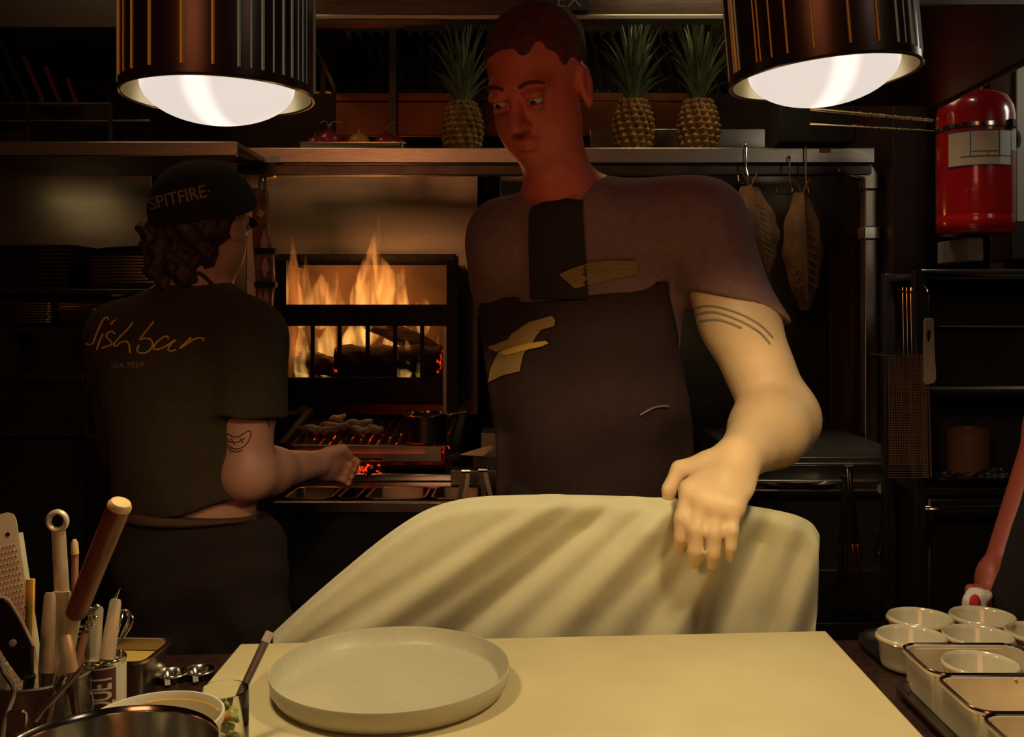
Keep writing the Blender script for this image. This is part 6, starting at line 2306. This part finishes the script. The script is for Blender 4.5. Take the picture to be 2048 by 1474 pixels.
# ================================================================== the person at the right edge
root = thing('person', 'person in dark clothes at the right edge, one bare arm hanging down', 'person', (1.10, 1.62, 0))
sR, eR, wR = Vector((.985, 1.62, 1.36)), W(2112, 850, 1.66), W(1999, 1150, 1.60)
hR = W(1960, 1205, 1.58)
P = [('rc', (1.14, 1.66, 1.30), .13, (1.14, 1.66, .98), .13, .04, (1, .7, 1)), ('rc', (1.14, 1.66, 1.43), .055, V3(sR), .05, .04), ('rc', (1.14, 1.66, 1.43), .055, (1.29, 1.68, 1.38), .05, .04),
     ('rc', V3(sR), .050, V3(eR), .044, .03), ('rc', V3(eR), .044, V3(wR), .029, .03), ('el', V3(wR.lerp(hR, .5)), (.022, .03, .05), None, .02),
     ('rc', (1.14, 1.66, 1.43), .056, (1.14, 1.63, 1.55), .055, .03), ('rc', (1.29, 1.68, 1.38), .05, (1.36, 1.66, 1.10), .042, .03), ('rc', (1.36, 1.66, 1.10), .042, (1.28, 1.52, .96), .03, .03), ('el', (1.26, 1.47, .95), (.03, .05, .02), None, .02)]
HC3 = Vector((1.14, 1.62, 1.66))
H3 = basis((-.4, -.85, -.2))
P += head_prims(HC3, H3, 1.0)
for k in range(4):
    b_ = hR + Vector((-.02 + .015 * k, -.01, -.005))
    P += [('rc', V3(b_ + Vector((0, 0, .03))), .010, V3(b_ + Vector((-.004, -.008, -.02))), .0095, .006), ('rc', V3(b_ + Vector((-.004, -.008, -.02))), .0095, V3(b_ + Vector((.006, .012, -.04))), .008, .004)]
P += [('rc', V3(wR + Vector((-.01, -.01, -.02))), .013, V3(hR + Vector((-.03, -.022, .004))), .010, .01)]
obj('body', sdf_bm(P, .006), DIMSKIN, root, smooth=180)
eyes(HC3, H3, 1.0, root)
r_, f_, u_ = H3
obj('hair', sdf_bm([('el', V3(HC3 - f_ * .022 + u_ * .058), (.087, .102, .085), [tuple(r_), tuple(f_), tuple(u_)], .02), ('sub', V3(HC3 + f_ * .11), (.09, .085, .085), [tuple(r_), tuple(f_), tuple(u_)], .02)], .007, noise=wob(90, 80, 60, .003)), HAIR, root, smooth=180)
dk_ = [('rc', (1.15, 1.66, 1.32), .150, (1.15, 1.64, .95), .155, .04, (1, .74, 1)), ('rc', (1.14, 1.66, 1.40), .066, V3(sR), .062, .04), ('rc', (1.14, 1.66, 1.40), .066, (1.29, 1.68, 1.37), .062, .04), ('rc', V3(sR), .062, V3(sR.lerp(eR, .6)), .062, .03), ('rc', (1.29, 1.68, 1.37), .062, (1.33, 1.67, 1.22), .06, .03)]
obj('dark_top', sdf_bm(dk_, .007, noise=wob(26, 22, 17, .003)), NIGHT, root, smooth=180)
# the skirt of a dark apron hangs before the arm
ap3 = [W(2085, 860, 1.555), W(2064, 930, 1.555), W(2047, 1000, 1.555), W(2028, 1056, 1.555), W(2016, 1095, 1.555), W(2004, 1140, 1.555), W(1984, 1184, 1.555), W(1964, 1250, 1.555), W(1956, 1330, 1.56)]
bm = BM()
L_, R_ = [], []
for i, p in enumerate(ap3):
    ring = []
    for k in range(9):
        t = k / 8
        ring.append(bm.verts.new(Vector((p.x + (1.30 - p.x) * t, p.y + .006 * math.sin(t * 14 + i * .4) - .012 * math.sin(PI * t), p.z))))
    L_.append(ring)
for A, B in zip(L_, L_[1:]):
    for k in range(8):
        bm.faces.new((A[k], A[k + 1], B[k + 1], B[k]))
o = obj('apron_skirt', bm, NIGHT, root, smooth=180)
md = o.modifiers.new('thickness', 'SOLIDIFY')
md.thickness = .004
J = [('rc', (1.07, 1.66, .92), .11, (1.06, 1.66, .5), .08, .04), ('rc', (1.06, 1.66, .5), .08, (1.06, 1.68, .10), .06, .04), ('rc', (1.23, 1.66, .92), .11, (1.24, 1.66, .5), .08, .04), ('rc', (1.24, 1.66, .5), .08, (1.24, 1.68, .10), .06, .04)]
obj('trousers', sdf_bm(J, .010), TROUS, root, smooth=180)
obj('shoes', sdf_bm([('el', (1.06, 1.64, .045), (.05, .13, .045), None, .02), ('el', (1.24, 1.64, .045), (.05, .13, .045), None, .02), ('plane', (0, 0, .004), (0, 0, -1), 0)], .008), BLACK, root, smooth=180)
tw_ = thing('hand_towel', 'small white towel with a red stripe held at the right edge behind the ramekins', 'towel', W(1950, 1198, 1.555))
bm = BM()
sdfp = [('el', V3(W(1950, 1200, 1.553)), (.018, .014, .018), None, .02), ('el', V3(W(1962, 1188, 1.555)), (.018, .012, .008), None, .012), ('el', V3(W(1946, 1235, 1.556)), (.018, .013, .03), None, .012)]
obj('folded_cloth', sdf_bm(sdfp, .003, noise=wob(140, 100, 120, .0015)), TOWELW, tw_, smooth=180)
obj('red_stripe', sdf_bm([('el', V3(W(1950, 1203, 1.540)), (.009, .006, .012), None, .01), ('el', V3(W(1948, 1235, 1.542)), (.008, .005, .02), None, .01)], .0025), TOWELR, tw_, smooth=180)
